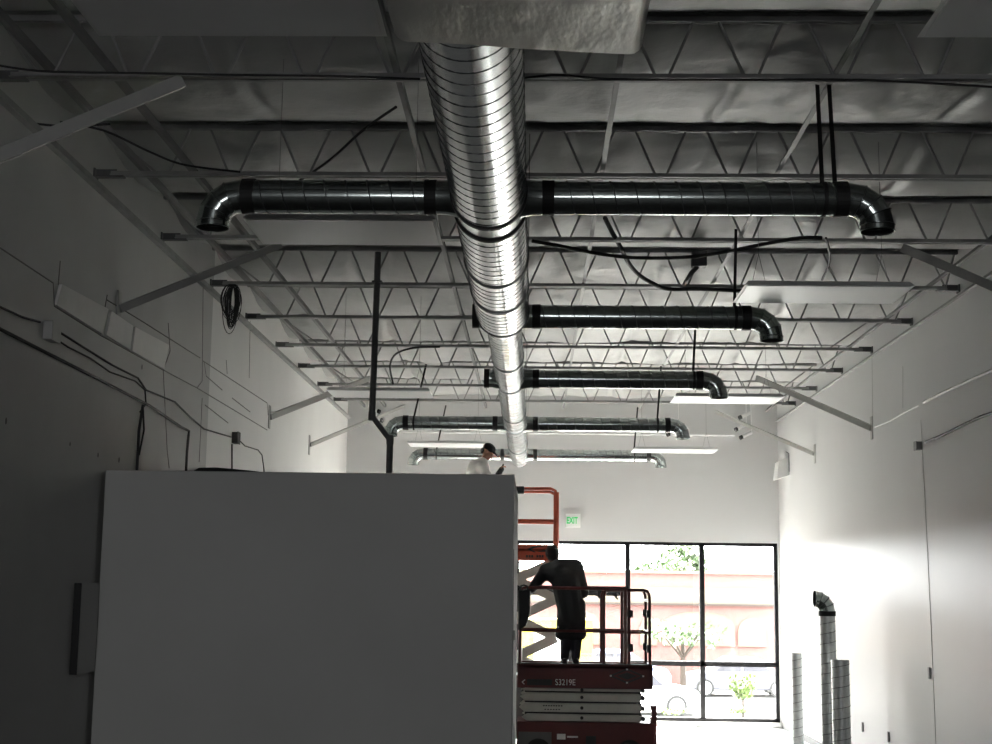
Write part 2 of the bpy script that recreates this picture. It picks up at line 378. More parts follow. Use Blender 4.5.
for xx, zz, lab in ((-2.55, JZ + .05, 'long grey bridging angle near the left wall, passing above the coil of wires'), (-.84, JZ + .05, 'long grey bridging angle just left of the main duct'),
                    (.47, JZ + .05, 'long grey bridging angle just right of the main duct'), (1.74, JZ + .05, 'long grey bridging angle over the right-hand branch ducts, holding their straps'),
                    (-2.9, JZ + .04, 'long grey bridging angle beside the left wall at joist ends'), (3.88, JZ + .04, 'long grey bridging angle beside the right wall at joist ends')):
    y1 = 23.5
    y0 = 5.2
    z = zz
    g = MB(); g.box(xx - .017, xx + .017, y0, y1, z, z + .006); g.box(xx + .012, xx + .017, y0, y1, z + .006, z + .05)
    tag(g.build('bridging_angle', M['angle']), lab, 'bridging', 'bridging angles along the roof')
# slanted wall braces
for (a, ax, b, bz, wd, lab) in (
        ((182, 81), None, (-72, 184), None, .075, 'wide pale brace from the nearest joist down to the left wall, top left'),
        ((280, 245), None, (118, 309), None, .06, 'dim pale brace behind the near left elbow, reaching the left wall'),
        ((370, 378), None, (269, 417), None, .07, 'grey slanted brace crossing behind the dark vertical vent pipe'),
        ((404, 406), None, (309, 445), None, .05, 'farthest faint slanted brace on the left wall near the storefront'),
        ((903, 248), None, (1070, 319), None, .075, 'nearest slanted brace at the right wall, cut by the right edge'),
        ((757, 378), None, (872, 428), None, .07, 'long slanted brace in the middle of the right wall'),
        ((716, 412), None, (815, 454), None, .05, 'farthest slanted brace on the right wall near the storefront')):
    xw = XL if b[0] < 534 else XR
    p = un(a[0], a[1], 2, JZ - .03); q = un(b[0], b[1], 0, xw)
    sgn = 1 if xw < 0 else -1
    q2 = q + Vector((sgn * .012, 0, 0))
    r = thing('wall_brace', q, lab, 'brace', 'slanted braces from walls to joists')
    MB().beam(p, q2, .045, wd).build('brace_bar', M['brace'], r)
    MB().box(min(q.x, q2.x), max(q.x, q2.x), q.y - .05, q.y + .05, q.z - .14, q.z + .14).build('wall_plate', M['brace'], r)

# ------------------------------------------------------------------ ducts
DZ = 4.38
def spiral(mb, p, q, r, pitch, n=32, bead=.0035, mi=0, ms=1, ph=0.0):
    p = Vector(p); q = Vector(q); d = q - p; L = d.length; d.normalize()
    mb.tube([p, q], r, n, mi, True, False)
    mb.tube([p, q], r - .004, n, mi, True, False)
    u = d.orthogonal().normalized(); w_ = d.cross(u); k = int(L / pitch * 28)
    pts = []
    for i in range(k + 1):
        s = L * i / k; a = 2 * PI * s / pitch + ph
        pts.append(p + d * s + (u * math.cos(a) + w_ * math.sin(a)) * r)
    mb.tube(pts, bead, 4, ms, False, True)
MXD = -.265
R1, R2 = .205, .145
yA = un(492, 229, 2, DZ - R1).y; yB2 = un(494, 241, 2, DZ - R1).y; yC = un(510, 337, 2, DZ - R1).y
yD = un(513, 394, 2, DZ - R2).y; yE = un(515, 434, 2, DZ - R2).y; yF = 23.25
MY0 = (un(393, 41, 2, 4.17).y + un(643, 55, 2, 4.17).y) / 2 - .03
md = thing('main_duct', (MXD, MY0, DZ), 'large shiny spiral metal duct running down the middle under the roof', 'duct')
g = MB(); spiral(g, (MXD, MY0, DZ), (MXD, yA, DZ), R1, .125, 48); g.build('spiral_pipe', [M['galv'], M['galv2']], md)
g = MB(); spiral(g, (MXD, yB2, DZ), (MXD, yC, DZ), R1, .125, 48, ph=1); g.build('spiral_pipe', [M['galv'], M['galv2']], md)
g = MB(); g.tube([(MXD, yA, DZ), (MXD, yB2, DZ)], R1 - .003, 48, 0, True, False); g.build('coupling', M['galv'], md)
for yy in (yA, yB2): MB().ring((MXD, yy, DZ), (0, 1, 0), R1 - .004, R1 + .008, .035, 48).build('tape_band', M['tape'], md)
yG = un(508, 313, 2, DZ - R1).y
MB().ring((MXD, yG, DZ), (0, 1, 0), R1, R1 + .008, .02, 48).build('joint_ring', M['galv2'], md)
g = MB()
g.tube([(MXD, yC, DZ), (MXD, yC + .04, DZ), (MXD, yC + .2, DZ)], [R1, R1 - .01, R2], 48, 0, True, False); g.build('reducer', M['galv'], md)
MB().ring((MXD, yC, DZ), (0, 1, 0), R1 - .004, R1 + .006, .03, 48).build('tape_band', M['tape'], md)
for a, b in ((yC + .2, yD), (yD, yE), (yE, yF)):
    g = MB(); spiral(g, (MXD, a, DZ), (MXD, b, DZ), R2, .125, 40, .003); g.build('spiral_pipe', [M['galv'], M['galv']], md)
for yy in (yD, yE): MB().ring((MXD, yy, DZ), (0, 1, 0), R2 - .004, R2 + .012, .04, 40).build('joint_ring', M['galv'], md)
MB().tube([(MXD, yF, DZ), (MXD, yF + .02, DZ), (MXD, yF + .03, DZ)], [R2, R2, R2 - .02], 40).build('end_cap', M['galv'], md)
for yy in (8.9, 12.9, 17.0, 21.0):
    rr = (R1 if yy < yC else R2) + .006
    g = MB(); g.ring((MXD, yy, DZ), (0, 1, 0), rr - .004, rr + .002, .03, 40)
    for s in (-1, 1): g.box(MXD + s * rr - .002, MXD + s * rr + .002, yy - .012, yy + .012, DZ, JZ + .01)
    g.build('hanger_strap', M['galv2'], md)

BR = .092
def elbow(mb, c, sgn, R, r, n=24, gores=4):
    """from horizontal (travelling sgn * X) to straight down, centre of the pipe mouth at c"""
    c = Vector(c); pts = []
    for i in range(gores + 1):
        a = PI / 2 * i / gores
        pts.append(c + Vector((sgn * R * math.sin(a), 0, -R * (1 - math.cos(a)))))
    pts.append(pts[-1] + Vector((0, 0, -.03)))
    # mitred rings: each ring lies in the bisecting plane
    rings = []
    for i, p in enumerate(pts):
        a = PI / 2 * min(i, gores) / gores
        nrm = Vector((sgn * math.cos(a), 0, -math.sin(a))); up = Vector((sgn * math.sin(a), 0, math.cos(a)))
        rings.append([p + (up * math.cos(2 * PI * j / n) + Vector((0, 1, 0)) * math.sin(2 * PI * j / n)) * r for j in range(n)])
    for i in range(len(rings) - 1):
        vs = rings[i] + rings[i + 1]
        mb.add(vs, [(j, (j + 1) % n, n + (j + 1) % n, n + j) for j in range(n)], 0, False if False else True)
        inn = [pts[i] + (q - pts[i]) * .96 for q in rings[i]] + [pts[i + 1] + (q - pts[i + 1]) * .96 for q in rings[i + 1]]
        mb.add(inn, [(j, (j + 1) % n, n + (j + 1) % n, n + j) for j in range(n)], 2, True)
    for i in range(1, len(rings) - 1):
        mb.tube(rings[i] + [rings[i][0]], .005, 5, 1, True, False)
    mb.tube(rings[-1] + [rings[-1][0]], .004, 5, 1, True, False)
    return pts[-1]
ybr = [un(534, y, 2, DZ).y for y in (198, 316.5, 379, 424, 455)]
rl = ['nearest right-hand spiral branch duct, hung on two long black straps', 'second right-hand branch duct, elbow behind a white light panel',
      'third right-hand branch duct, over the first hanging bar light', 'fourth right-hand branch duct with pale elbow', 'farthest right-hand branch duct by the storefront wall']
def branch(sgn, Y, xe, lab, strapx, stub=None):
    xm = MXD + sgn * (R1 if Y < yC else R2)
    r = thing('branch_duct', (xm, Y, DZ), lab, 'duct', 'spiral branch ducts off the main duct')
    # short take-off collar on the main duct
    g = MB(); g.tube([(xm - sgn * .035, Y, DZ), (xm + sgn * .03, Y, DZ), (xm + sgn * (.045 if stub else .1), Y, DZ)], [BR + .02, BR + .006, BR + .002], 28, 0, True, False)
    g.build('collar', M['galvd'], r)
    if not stub: MB().ring((xm + sgn * .12, Y, DZ), (1, 0, 0), BR - .004, BR + .006, .065, 28).build('tape_band', M['tape'], r)
    if stub:
        g = MB(); g.tube([(xm + sgn * .03, Y, DZ), (xm + sgn * stub, Y, DZ)], BR, 28, 0, True, True); g.build('stub_pipe', M['galvd'], r)
        MB().tube([(xm + sgn * (stub - .04), Y, DZ), (xm + sgn * (stub + .012), Y, DZ)], BR + .006, 28).build('end_cap', M['tape'], r)
        return r
    xb = xe - sgn * .29
    g = MB(); spiral(g, (xm + sgn * .1, Y, DZ), (xb, Y, DZ), BR, .12, 32, .0035, ph=Y); g.build('spiral_pipe', [M['galvd'], M['galv2']], r)
    MB().ring((xb, Y, DZ), (1, 0, 0), BR - .004, BR + .007, .07, 28).build('tape_band', M['tape'], r)
    g = MB(); g.tube([(xb, Y, DZ), (xb + sgn * .05, Y, DZ)], BR, 24, 0, True, False)
    elbow(g, (xb + sgn * .05, Y, DZ), sgn, .148, BR); g.build('elbow', [M['galvd'], M['galvd'], M['rubber']], r)
    for sx in strapx:
        g = MB()
        g.beam((sx, Y + .02, DZ + BR), (sx + .1, Y + .57, JZ + .05), .024, .004, 0, (0, 1, 0))
        g.ring((sx, Y, DZ), (1, 0, 0), BR + .001, BR + .005, .022, 28)
        g.build('hanger_strap', M['tape'], r)
    return r
for i, (xe, sp) in enumerate(((895, [1.57, 1.64]), (782, [1.57]), (727, [1.62]), (690, [1.60]), (667, [1.6]))):
    branch(1, ybr[i], un(xe, (205, 324, 385, 428, 458)[i], 2, DZ).x - .035, rl[i], sp)
branch(-1, ybr[0], un(197, 205, 2, DZ).x + .045, 'nearest left-hand spiral branch duct with dark downturned elbow', [])
branch(-1, ybr[3], un(387, 426, 2, DZ).x, 'left-hand branch duct with pale elbow beside the bend of the vent pipe', [-1.6])
branch(-1, ybr[4], un(411, 457, 2, DZ).x, 'farthest left-hand branch duct, behind the man in white', [-1.6])
branch(-1, ybr[1], 0, 'short capped stub left of the main duct, at the end of its wide section', [], .085)
branch(-1, ybr[2], 0, 'short capped stub left of the thin duct, level with the third right branch', [], .11)

# foil wrapped plenum at the near end of the main duct
pl = thing('duct_plenum', (-.05, 3.9, 4.17), 'big silver foil-wrapped duct box hanging above the near end of the main duct', 'duct box')
pz = 4.17
cA, cB = un(393, 41, 2, pz), un(643, 55, 2, pz)
g = MB(); x0, x1 = cA.x, cB.x; y1 = (cA.y + cB.y) / 2; N = 26
pts = []
K = 60
sec = []
prof = []
rr = .05
for cx, cz, st in ((x1 - rr, pz + .75 - rr, 0), (x0 + rr, pz + .75 - rr, 1), (x0 + rr, pz + rr, 2), (x1 - rr, pz + rr, 3)):
    for i in range(5):
        a = (st + i / 4) * PI / 2; prof.append((cx + rr * math.cos(a), cz + rr * math.sin(a)))
def dense(pr, st):
    out = []
    for a, b in zip(pr, pr[1:] + pr[:1]):
        L = math.hypot(b[0] - a[0], b[1] - a[1]); k = max(1, int(L / st))
        for i in range(k): out.append((a[0] + (b[0] - a[0]) * i / k, a[1] + (b[1] - a[1]) * i / k))
    return out
prof = dense(prof, .03); n = len(prof); vs = []; ysn = [2.2 + (y1 - 2.2) * i / 60 for i in range(61)]
for y in ysn:
    for (x, z) in prof:
        q = noise.noise(Vector((x * 2.5, y * 4, z * 3))) * .012 + noise.noise(Vector((x * 5, y * 22, z * 6))) * .006
        sk = (x - x0) / (x1 - x0) * (cB.y - cA.y) - (cB.y - cA.y) / 2
        cx, cz = (x0 + x1) / 2, pz + .375
        vs.append((x + (x - cx) * q, y + (sk if y > y1 - .5 else 0) * max(0, (y - y1 + .5) / .5), z + (z - cz) * q * 1.5))
fs = [(j * n + i, j * n + (i + 1) % n, (j + 1) * n + (i + 1) % n, (j + 1) * n + i) for j in range(60) for i in range(n)]
g.add(vs, fs, 0, True); g.add(vs[:n], [list(range(n))], 0); g.add(vs[-n:], [list(range(n))[::-1]], 0)
g.build('foil_wrap', M['foil'], pl)
for yy in (2.9,):
    g = MB(); g.box(x0 - .012, x1 + .012, yy, yy + .05, pz - .014, pz - .01); g.build('foil_tape', M['galv'], pl)
for sx in (x0 + .06, x1 - .06):
    MB().tube([(sx, 3.6, pz + .74), (sx, 3.6, ZC - .02)], .006, 6).build('hanger_rod', M['galv2'], pl)

# ------------------------------------------------------------------ hanging light fixtures
LX = {-1: (-1.75, -.6), 1: (1.48, 2.68)}
LZ = 4.4
def fixture(x0, x1, y0, y1, lab):
    r = thing('light_fixture', ((x0 + x1) / 2, (y0 + y1) / 2, LZ), lab, 'light', 'unlit white hanging light panels')
    g = MB(); i_ = .03
    g.hexa([(x0, y0, LZ), (x1, y0, LZ), (x1, y1, LZ), (x0, y1, LZ), (x0 + i_, y0 + i_, LZ + .035), (x1 - i_, y0 + i_, LZ + .035), (x1 - i_, y1 - i_, LZ + .035), (x0 + i_, y1 - i_, LZ + .035)])
    g.build('housing', M['white'], r)
    MB().box(x0 + .02, x1 - .02, y0 + .02, y1 - .02, LZ - .006, LZ - .0005).build('lens', M['lens'], r)
    for sx in (x0 + .15, x1 - .15):
        ym = (y0 + y1) / 2
        MB().tube([(sx - .06, ym, LZ + .035), (sx, ym, LZ + .3), (sx, ym, ZC + .03)], .0018, 5).build('hanger_wire', M['angle'], r)
        MB().tube([(sx + .06, ym, LZ + .035), (sx, ym, LZ + .3)], .0018, 5).build('hanger_wire', M['angle'], r)
for sgn, px, pa, lab in ((-1, 400, None, 'big white light panel at top left, cut by the top edge'), (-1, 437, (219, 246), 'grey shaded light panel just below the near left branch duct'),
                         (-1, 378, (390, 401.5), 'white light panel crossed by the dark vertical vent pipe'), (-1, 450, (443, 447.5), 'farthest left light panel, above the man in the white shirt'),
                         (1, 905, None, 'light panel at the top right corner, cut by the frame'), (1, 820, (285, 303), 'white light panel beside the second right elbow'),
                         (1, 730, (396, 407), 'white light panel below the third right elbow'), (1, 675, (449, 454.5), 'farthest right light panel, before the storefront wall')):
    x0, x1 = {378: (-2.33, -1.17), 450: (-1.94, -.73), 730: (1.56, 2.78), 675: (1.52, 2.83)}.get(px, LX[sgn])
    if pa is None: y1 = 5.26; y0 = y1 - .65
    else:
        y0 = un(px, pa[0], 2, LZ).y; y1 = y0 + .64
    fixture(x0, x1, y0, y1, lab)

# ------------------------------------------------------------------ white drywall enclosure
BY0, BY1 = 10.4, 13.1
bx0, bx1 = un(98.5, 600, 1, BY0).x, un(512.9, 600, 1, BY0).x
bz = un(310, 472.3, 1, BY0).z
bxr = thing('drywall_enclosure', ((bx0 + bx1) / 2, (BY0 + BY1) / 2, 0), 'large plain grey-white drywall box room standing in the left foreground', 'partition room')
MB().box(bx0, bx1, BY0, BY1, 0, bz).build('drywall_shell', M['drywall'], bxr, .006)
MB().box(bx1, bx1 + .004, BY0 + .05, BY0 + .1, 0, bz - .55).build('door_jamb', M['pipe'], bxr)
MB().box(bx1, bx1 + .018, BY0 + .05, BY0 + .12, 2.25 - .38, 2.25 - .31).build('latch', M['jbox'], bxr)
g = MB()
pts = [Vector((un(x, 468, 1, BY0 + .35).x, BY0 + .35 + .03 * math.sin(x), bz + h)) for x, h in ((194, .012), (200, .03), (215, .034), (232, .026), (250, .018), (262, .012))]
g.tube(pts, [.012, .022, .026, .022, .016, .012], 8)
tag(g.build('hose', M['cable']), 'black hose lying on top of the drywall box at its left', 'hose')
g = MB(); p = un(300, 471, 1, BY0 + .3)
for i in range(5): g.ell((p.x - .05 + i * .035, BY0 + .3, bz + .007), .018, .03, .009, 8, 6)
tag(g.build('debris_scraps', M['cable']), 'small dark scraps lying on the top edge of the drywall box', 'scraps', kind='stuff')

# ------------------------------------------------------------------ pipes, cables, boxes on the walls
pv = thing('vent_pipe', (0, 0, 0), 'dark vertical vent pipe with a jog, dropping behind the drywall box', 'pipe')
PY = JY[3] - .09
pp = [un(377, 286, 1, PY), un(374, 380, 1, PY), un(372, 416, 1, PY), un(390, 440, 1, PY)]
pv.location = Vector((pp[3].x, PY, 0))
MB().tube([Vector((pp[0].x, PY, ZC - .1)), pp[0], pp[2], pp[3], Vector((pp[3].x, PY, 0))], .032, 12).build('pipe_run', M['pipe'], pv)
for q in (pp[2], pp[3]):
    MB().tube([q - Vector((0, 0, .045)), q, q + Vector((0, 0, .045))], [.034, .037, .034], 12).build('elbow_fitting', M['pipe'], pv)
MB().box(pp[0].x - .05, pp[0].x + .05, PY - .03, PY + .06, JZ + .01, JZ + .03).build('pipe_clamp', M['pipe'], pv)

def walltube(line, xw, r, name, m, lab, cat, off=.02, group=None):
    s = 1 if xw < 0 else -1
    pts = [un(x, y, 0, xw + s * off) for x, y in line]
    sm = []
    for a, b in zip(pts[:-1], pts[1:]):
        for i in range(4): sm.append(a.lerp(b, i / 4))
    sm.append(pts[-1])
    return tag(MB().tube(sm, r, 8).build(name, m), lab, cat, group)
walltube([(-30, 310), (0, 329), (45, 352), (98, 379), (150, 406), (181, 427), (189, 431), (187, 452), (186, 472), (183, 540)], XL, .012, 'electrical_conduit', M['conduit'], 'long dark conduit sloping along the left wall, then dropping behind the box', 'conduit')
walltube([(-30, 292), (0, 307), (22, 317), (40, 322)], XL, .008, 'cable', M['cable'], 'black cable entering the small box high on the left wall', 'cable')
walltube([(53, 328), (80, 345), (112, 365), (138, 378), (146, 390), (175, 402), (190, 417), (204, 429), (231, 437)], XL, .008, 'cable', M['cable'], 'upper wavy black cable between two junction boxes on left wall', 'cable')
walltube([(53, 337), (68, 347), (90, 358), (110, 372), (135, 381), (145, 390), (146, 404), (140, 412)], XL, .0065, 'cable', M['cable'], 'lower wavy black cable hanging from the box on the left wall', 'cable', .03)
walltube([(143, 405), (139, 430), (137, 468), (135, 520)], XL, .012, 'electrical_conduit', M['conduit'], 'short vertical conduit stub on the left wall dropping behind the box', 'conduit')
walltube([(143, 407), (144, 430), (139, 455)], XL, .008, 'cable', M['cable'], 'loose black wire looping beside the short vertical conduit on left wall', 'cable', .05)
walltube([(232, 444), (232, 468), (231, 520)], XL, .009, 'electrical_conduit', M['conduit'], 'thin conduit dropping from the far junction box on the left wall', 'conduit')
walltube([(238, 439), (245, 446), (258, 450), (262, 455), (264, 470), (264, 520)], XL, .0065, 'cable', M['cable'], 'black cable bending down past the far junction box on left wall', 'cable')
def jbox(px, py, xw, dy, dz, dep, lab, m=None):
    s = 1 if xw < 0 else -1
    p = un(px, py, 0, xw)
    r = thing('junction_box', p, lab, 'electrical box')
    MB().box(min(xw, xw + s * dep), max(xw, xw + s * dep), p.y - dy / 2, p.y + dy / 2, p.z - dz / 2, p.z + dz / 2).build('box_body', m or M['jbox'], r, .004)
    a = xw + s * dep
    MB().box(min(a, a + s * .006), max(a, a + s * .006), p.y - dy / 2 - .005, p.y + dy / 2 + .005, p.z - dz / 2 - .005, p.z + dz / 2 + .005).build('cover_plate', m or M['jbox'], r)
jbox(47, 332, XL, .16, .12, .06, 'pale junction box with cables high on the left wall')
jbox(233, 438, XL, .13, .12, .06, 'dark junction box far along the left wall', M['conduit'])
jbox(921, 446, XR, .1, .09, .06, 'small grey box at the end of the conduit on the right wall', M['outlet'])
jbox(930, 673, XR, .045, .11, .01, 'small outlet plate halfway up the right wall', M['outlet'])
jbox(863, 727, XR, .045, .11, .01, 'outlet plate low on the right wall just right of the standing pipes', M['outlet'])
jbox(889, 737, XR, .045, .11, .01, 'lowest outlet plate on the right wall, at the bottom edge', M['outlet'])
walltube([(926, 442), (945, 434), (965, 424), (980, 417), (1010, 407)], XR, .016, 'electrical_conduit', M['conduit'], 'grey conduit rising from the small box on the right wall', 'conduit')
walltube([(924, 402), (948, 390), (968, 381), (1010, 362)], XR, .017, 'electrical_conduit', M['brace'], 'pale painted conduit sloping along the right wall above the grey one', 'conduit')
walltube([(875, 427), (890, 421), (905, 412), (918, 406)], XR, .009, 'electrical_conduit', M['white'], 'thin white conduit on the right wall at the foot of the long brace', 'conduit')
# shallow electrical panel low on the left wall
ep0, ep1 = un(75, 583, 0, XL), un(68, 675, 0, XL)
e = thing('access_panel', (XL, ep0.y + .2, ep1.z), 'flat access panel on the dark left wall beside the drywall box', 'panel')
pe = BY0 - .02
MB().box(XL, XL + .04, ep0.y, pe, ep1.z, ep0.z).build('panel_frame', M['wall_l'], e)
MB().box(XL, XL + .05, ep0.y - .012, ep0.y, ep1.z, ep0.z).build('edge_strip', M['black'], e)
MB().box(XL + .04, XL + .046, ep0.y + .02, pe - .02, ep1.z + .02, ep0.z - .02).build('panel_door', M['wall_l'], e)
# coil of wire hanging at a joist end
c = un(233, 288, 1, JY[3] - .05); g = MB()
for i in range(22):
    a = random.uniform(.025, .1); L = random.uniform(.3, .5); ph = random.uniform(-.5, .5); dx = random.uniform(-.03, .03)
    if i < 4: a *= 1.5; L *= random.uniform(.8, 1.1)
    pts = []
    for j in range(21):
        tt = 2 * PI * j / 20
        pts.append(c + Vector((a * math.sin(tt) * math.cos(ph) + dx, a * math.sin(tt) * math.sin(ph) - .03, -L / 2 + L / 2 * math.cos(tt) + .03)))
    g.tube(pts, .0045, 4)
tag(g.build('wire_coil', M['cable']), 'dark coil of wires hanging from a joist end by the left wall', 'wire coil')
def zline(line, z, r, name, lab, cat='cable', m=None, sub=5):
    pts = [un(x, y, 2, zz) for (x, y), zz in zip(line, z if isinstance(z, (list, tuple)) else [z] * len(line))]
    sm = []
    k = len(pts)
    for i in range(k - 1):
        p0, p1, p2, p3 = pts[max(0, i - 1)], pts[i], pts[i + 1], pts[min(k - 1, i + 2)]
        for j in range(sub):
            tt = j / sub
            sm.append(.5 * ((2 * p1) + (p2 - p0) * tt + (2 * p0 - 5 * p1 + 4 * p2 - p3) * tt ** 2 + (3 * p1 - p0 - 3 * p2 + p3) * tt ** 3))
    sm.append(pts[-1])
    return tag(MB().tube(sm, r, 7).build(name, m or M['cable']), lab, cat)
zline([(-20, 62), (40, 71), (130, 73), (250, 75), (330, 76), (420, 79)], JZ - .012, .007, 'cable', 'black cable lying along the nearest joist, left of the main duct')
zline([(525, 78), (560, 75), (610, 79), (720, 80), (860, 80), (1010, 88)], JZ - .012, .007, 'cable', 'black cable lying along the nearest joist, right of the main duct')
zline([(605, 218), (612, 232), (622, 250), (628, 262), (638, 274), (652, 283), (668, 289), (700, 289), (742, 291)], [5.3, 5.25, 5.2, 5.17, 5.15, 5.15, 5.15, 5.17, 5.19], .02, 'cable', 'thick dark cable curving down from behind the near right branch duct')
zline([(532, 241), (560, 246), (600, 254), (640, 258), (690, 257), (730, 251), (765, 244), (800, 238), (822, 238)], [5.19, 5.17, 5.15, 5.14, 5.14, 5.15, 5.17, 5.19, 5.19], .016, 'cable', 'long sagging cable strung across right of the main duct at the third joist')
zline([(299, 181), (330, 160), (362, 131), (396, 107)], [5.28, 5.3, 5.32, 5.35], .010, 'cable', 'slanting dark cable above the near left branch duct')
zline([(393, 384), (390, 366), (396, 354), (414, 348), (440, 347)], [4.85, 5.05, 5.15, 5.18, 5.19], .012, 'cable', 'thin dark whip cable rising above the light behind the vent pipe')
zline([(826, 238), (829, 250), (829, 264), (822, 280)], [5.19, 5.2, 5.22, 5.25], .01, 'cable', 'thin loose wire dangling above the white light panel on the right')
zline([(110, 124), (60, 126), (-10, 118)], [5.18, 5.17, 5.15], .008, 'cable', 'dark cable sagging near the left wall under the second joist')
zline([(60, 122), (105, 131), (150, 152), (185, 165), (240, 172)], [5.14, 5.12, 5.14, 5.16, 5.18], .008, 'cable', 'cable drooping between joists at upper left, behind the wide pale brace')
b = un(699, 264, 2, 5.3)
r = thing('roof_junction_box', b, 'dark junction box with a flex pipe under the insulation, right of centre', 'electrical box')
MB().box(b.x - .07, b.x + .07, b.y - .06, b.y + .06, b.z - .03, b.z + .12).build('box_body', M['pipe'], r, .01)
MB().tube([b + Vector((-.02, 0, -.03)), b + Vector((-.08, -.05, -.1)), un(684, 285, 2, 5.2)], .022, 8).build('flex_conduit', M['pipe'], r)
# patch tapes and scraps on the insulation stay in its surface; small paper scraps hang at joists
# spot lights at the soffit
def spot(px, py, d, lab, right):
    p = un(px, py, 1, 23.35)
    r = thing('spot_light', p, lab, 'spot light', 'small spot lights under the soffit')
    q = p + Vector((.2 * right, .06, .1))
    MB().tube([p, p + (q - p) * .2], .036, 14).build('lens_cap', M['black'], r)
    MB().tube([p + (q - p) * .2, q], .03, 14).build('barrel', M['white'], r)
    top = q + Vector((0, 0, .02))
    MB().tube([q, Vector((q.x, q.y, JZ + .45))], .008, 6).build('stem', M['white'], r)
spot(735, 430, 0, 'white spot light with black face, lower left of the right group', 1)
spot(740, 438, 0, 'lowest white spot light of the right group near the storefront corner', 1)
spot(739, 418, 0, 'topmost spot light of the right group near the storefront corner', 1)
spot(667, 435, 0, 'lone spot light beside the fourth right elbow', 1)
spot(380, 412, 0, 'upper small spot light just right of the vent pipe', -1)
spot(383, 421, 0, 'lower small spot light just right of the vent pipe', -1)
# emergency light box on the right wall near the corner
p = un(787, 470, 0, XR)
r = thing('wall_speaker', (XR, p.y, p.z), 'white box fixture high on the right wall at the storefront corner', 'fixture')
g = MB(); g.hexa([(XR - .2, p.y - .2, p.z - .17), (XR, p.y - .2, p.z - .1), (XR, p.y + .2, p.z - .1), (XR - .2, p.y + .2, p.z - .17), (XR - .16, p.y - .2, p.z + .13), (XR, p.y - .2, p.z + .2), (XR, p.y + .2, p.z + .2), (XR - .16, p.y + .2, p.z + .13)])
g.build('box_body', M['white'], r, .01)
MB().tube([(XR - .01, p.y - .25, p.z - .05), (XR - .01, p.y - .25, p.z + .25), (XR - .01, p.y, p.z + .3)], .006, 6).build('conduit', M['conduit'], r)
# exit sign
p0, p1 = un(565.5, 527.5, 1, YB), un(580.5, 514, 1, YB)
r = thing('exit_sign', ((p0.x + p1.x) / 2, YB, p0.z), 'white exit sign with green letters above the storefront door', 'sign')
MB().box(p0.x, p1.x, YB - .05, YB, p0.z, p1.z).build('sign_body', M['white'], r, .004)
g = MB(); text_into(g, 'EXIT', .155, (p0.x + .016, YB - .052, p0.z + .068), (1, 0, 0), (0, 0, 1), .002, 0, .6, .0045); g.build('lettering', M['green'], r)

# ------------------------------------------------------------------ pipes standing by the right wall
def standing(px, py, Y, h, rad, lab, el=False):
    x = un(px, py, 1, Y).x
    r = thing('spiral_pipe_length', (x, Y, 0), lab, 'pipe', 'spiral pipes standing by the right wall')
    g = MB(); spiral(g, (x, Y, 0), (x, Y, h), rad, .12, 28, .004); g.build('pipe_body', [M['galvp'], M['galv2']], r)
    return r, x
standing(797, 700, 20.8, un(797, 653, 1, 20.8).z, .085, 'short spiral pipe standing alone nearest the storefront corner')
ht = un(828, 612, 1, 17.6).z
r, x = standing(829, 700, 17.6, ht, .1, 'tall spiral pipe with an elbow on top, standing by the right wall', True)
MB().ring((x, 17.6, ht - .02), (0, 0, 1), .097, .107, .06, 28).build('tape_band', M['tape'], r)
g = MB(); pts = []; rings = []; R_ = .15; rr = .1; n = 24
for i in range(5):
    a = PI / 2 * i / 4
    ctr = Vector((x - R_ * (1 - math.cos(a)), 17.6, ht + .01 + R_ * math.sin(a)))
    up = Vector((math.cos(a), 0, math.sin(a)))
    rings.append((ctr, [ctr + (up * math.cos(2 * PI * j / n) + Vector((0, 1, 0)) * math.sin(2 * PI * j / n)) * rr for j in range(n)]))
for i in range(4):
    g.add(rings[i][1] + rings[i + 1][1], [(j, (j + 1) % n, n + (j + 1) % n, n + j) for j in range(n)], 0, True)
    if i: g.tube(rings[i][1] + [rings[i][1][0]], .005, 5, 1, True, False)
g.tube(rings[4][1] + [rings[4][1][0]], .005, 5, 1, True, False)
g.build('elbow', [M['galvd'], M['galv2']], r)
standing(841, 700, 16.9, un(839, 660, 1, 16.9).z, .105, 'medium spiral pipe standing in front of the tall elbowed pipe')

# ------------------------------------------------------------------ red scissor lift (folded down) 
LY0, LY1 = 18.6, 19.38
def LP(px, py, y=LY0): return un(px, py, 1, y)
lx0, lx1 = LP(517.2, 690).x, LP(653, 690).x
zdeck0, zdeck1 = LP(585, 688.5).z, LP(585, 664.5).z
lf = thing('scissor_lift', ((lx0 + lx1) / 2, (LY0 + LY1) / 2, 0), 'folded red scissor lift with grey arms, carrying the person in black', 'scissor lift')
zch = LP(585, 722.5).z
g = MB(); g.box(lx0, lx1 + .02, LY0 + .02, LY1 - .02, .14, zch)
g.box(lx1 - .12, lx1 + .05, LY0 + .05, LY1 - .05, .25, zch - .12)
ch = g.build('chassis', M['red'], lf, .012)
g = MB(); g.prism([Vector((lx1 - .03, LY0 + .04, zch - .3)), Vector((lx1 + .05, LY0 + .04, zch - .3)), Vector((lx1 + .05, LY0 + .04, LP(650, 706).z)), Vector((lx1 - .03, LY0 + .04, LP(650, 706).z)), Vector((lx1 - .01, LY0 + .04, zch + .1)), Vector((lx1 - .03, LY0 + .04, zch + .02))], (0, .08, 0))
g.build('ladder_bracket', M['red'], ch)
wx = (lx0 + .28, lx1 - .3)
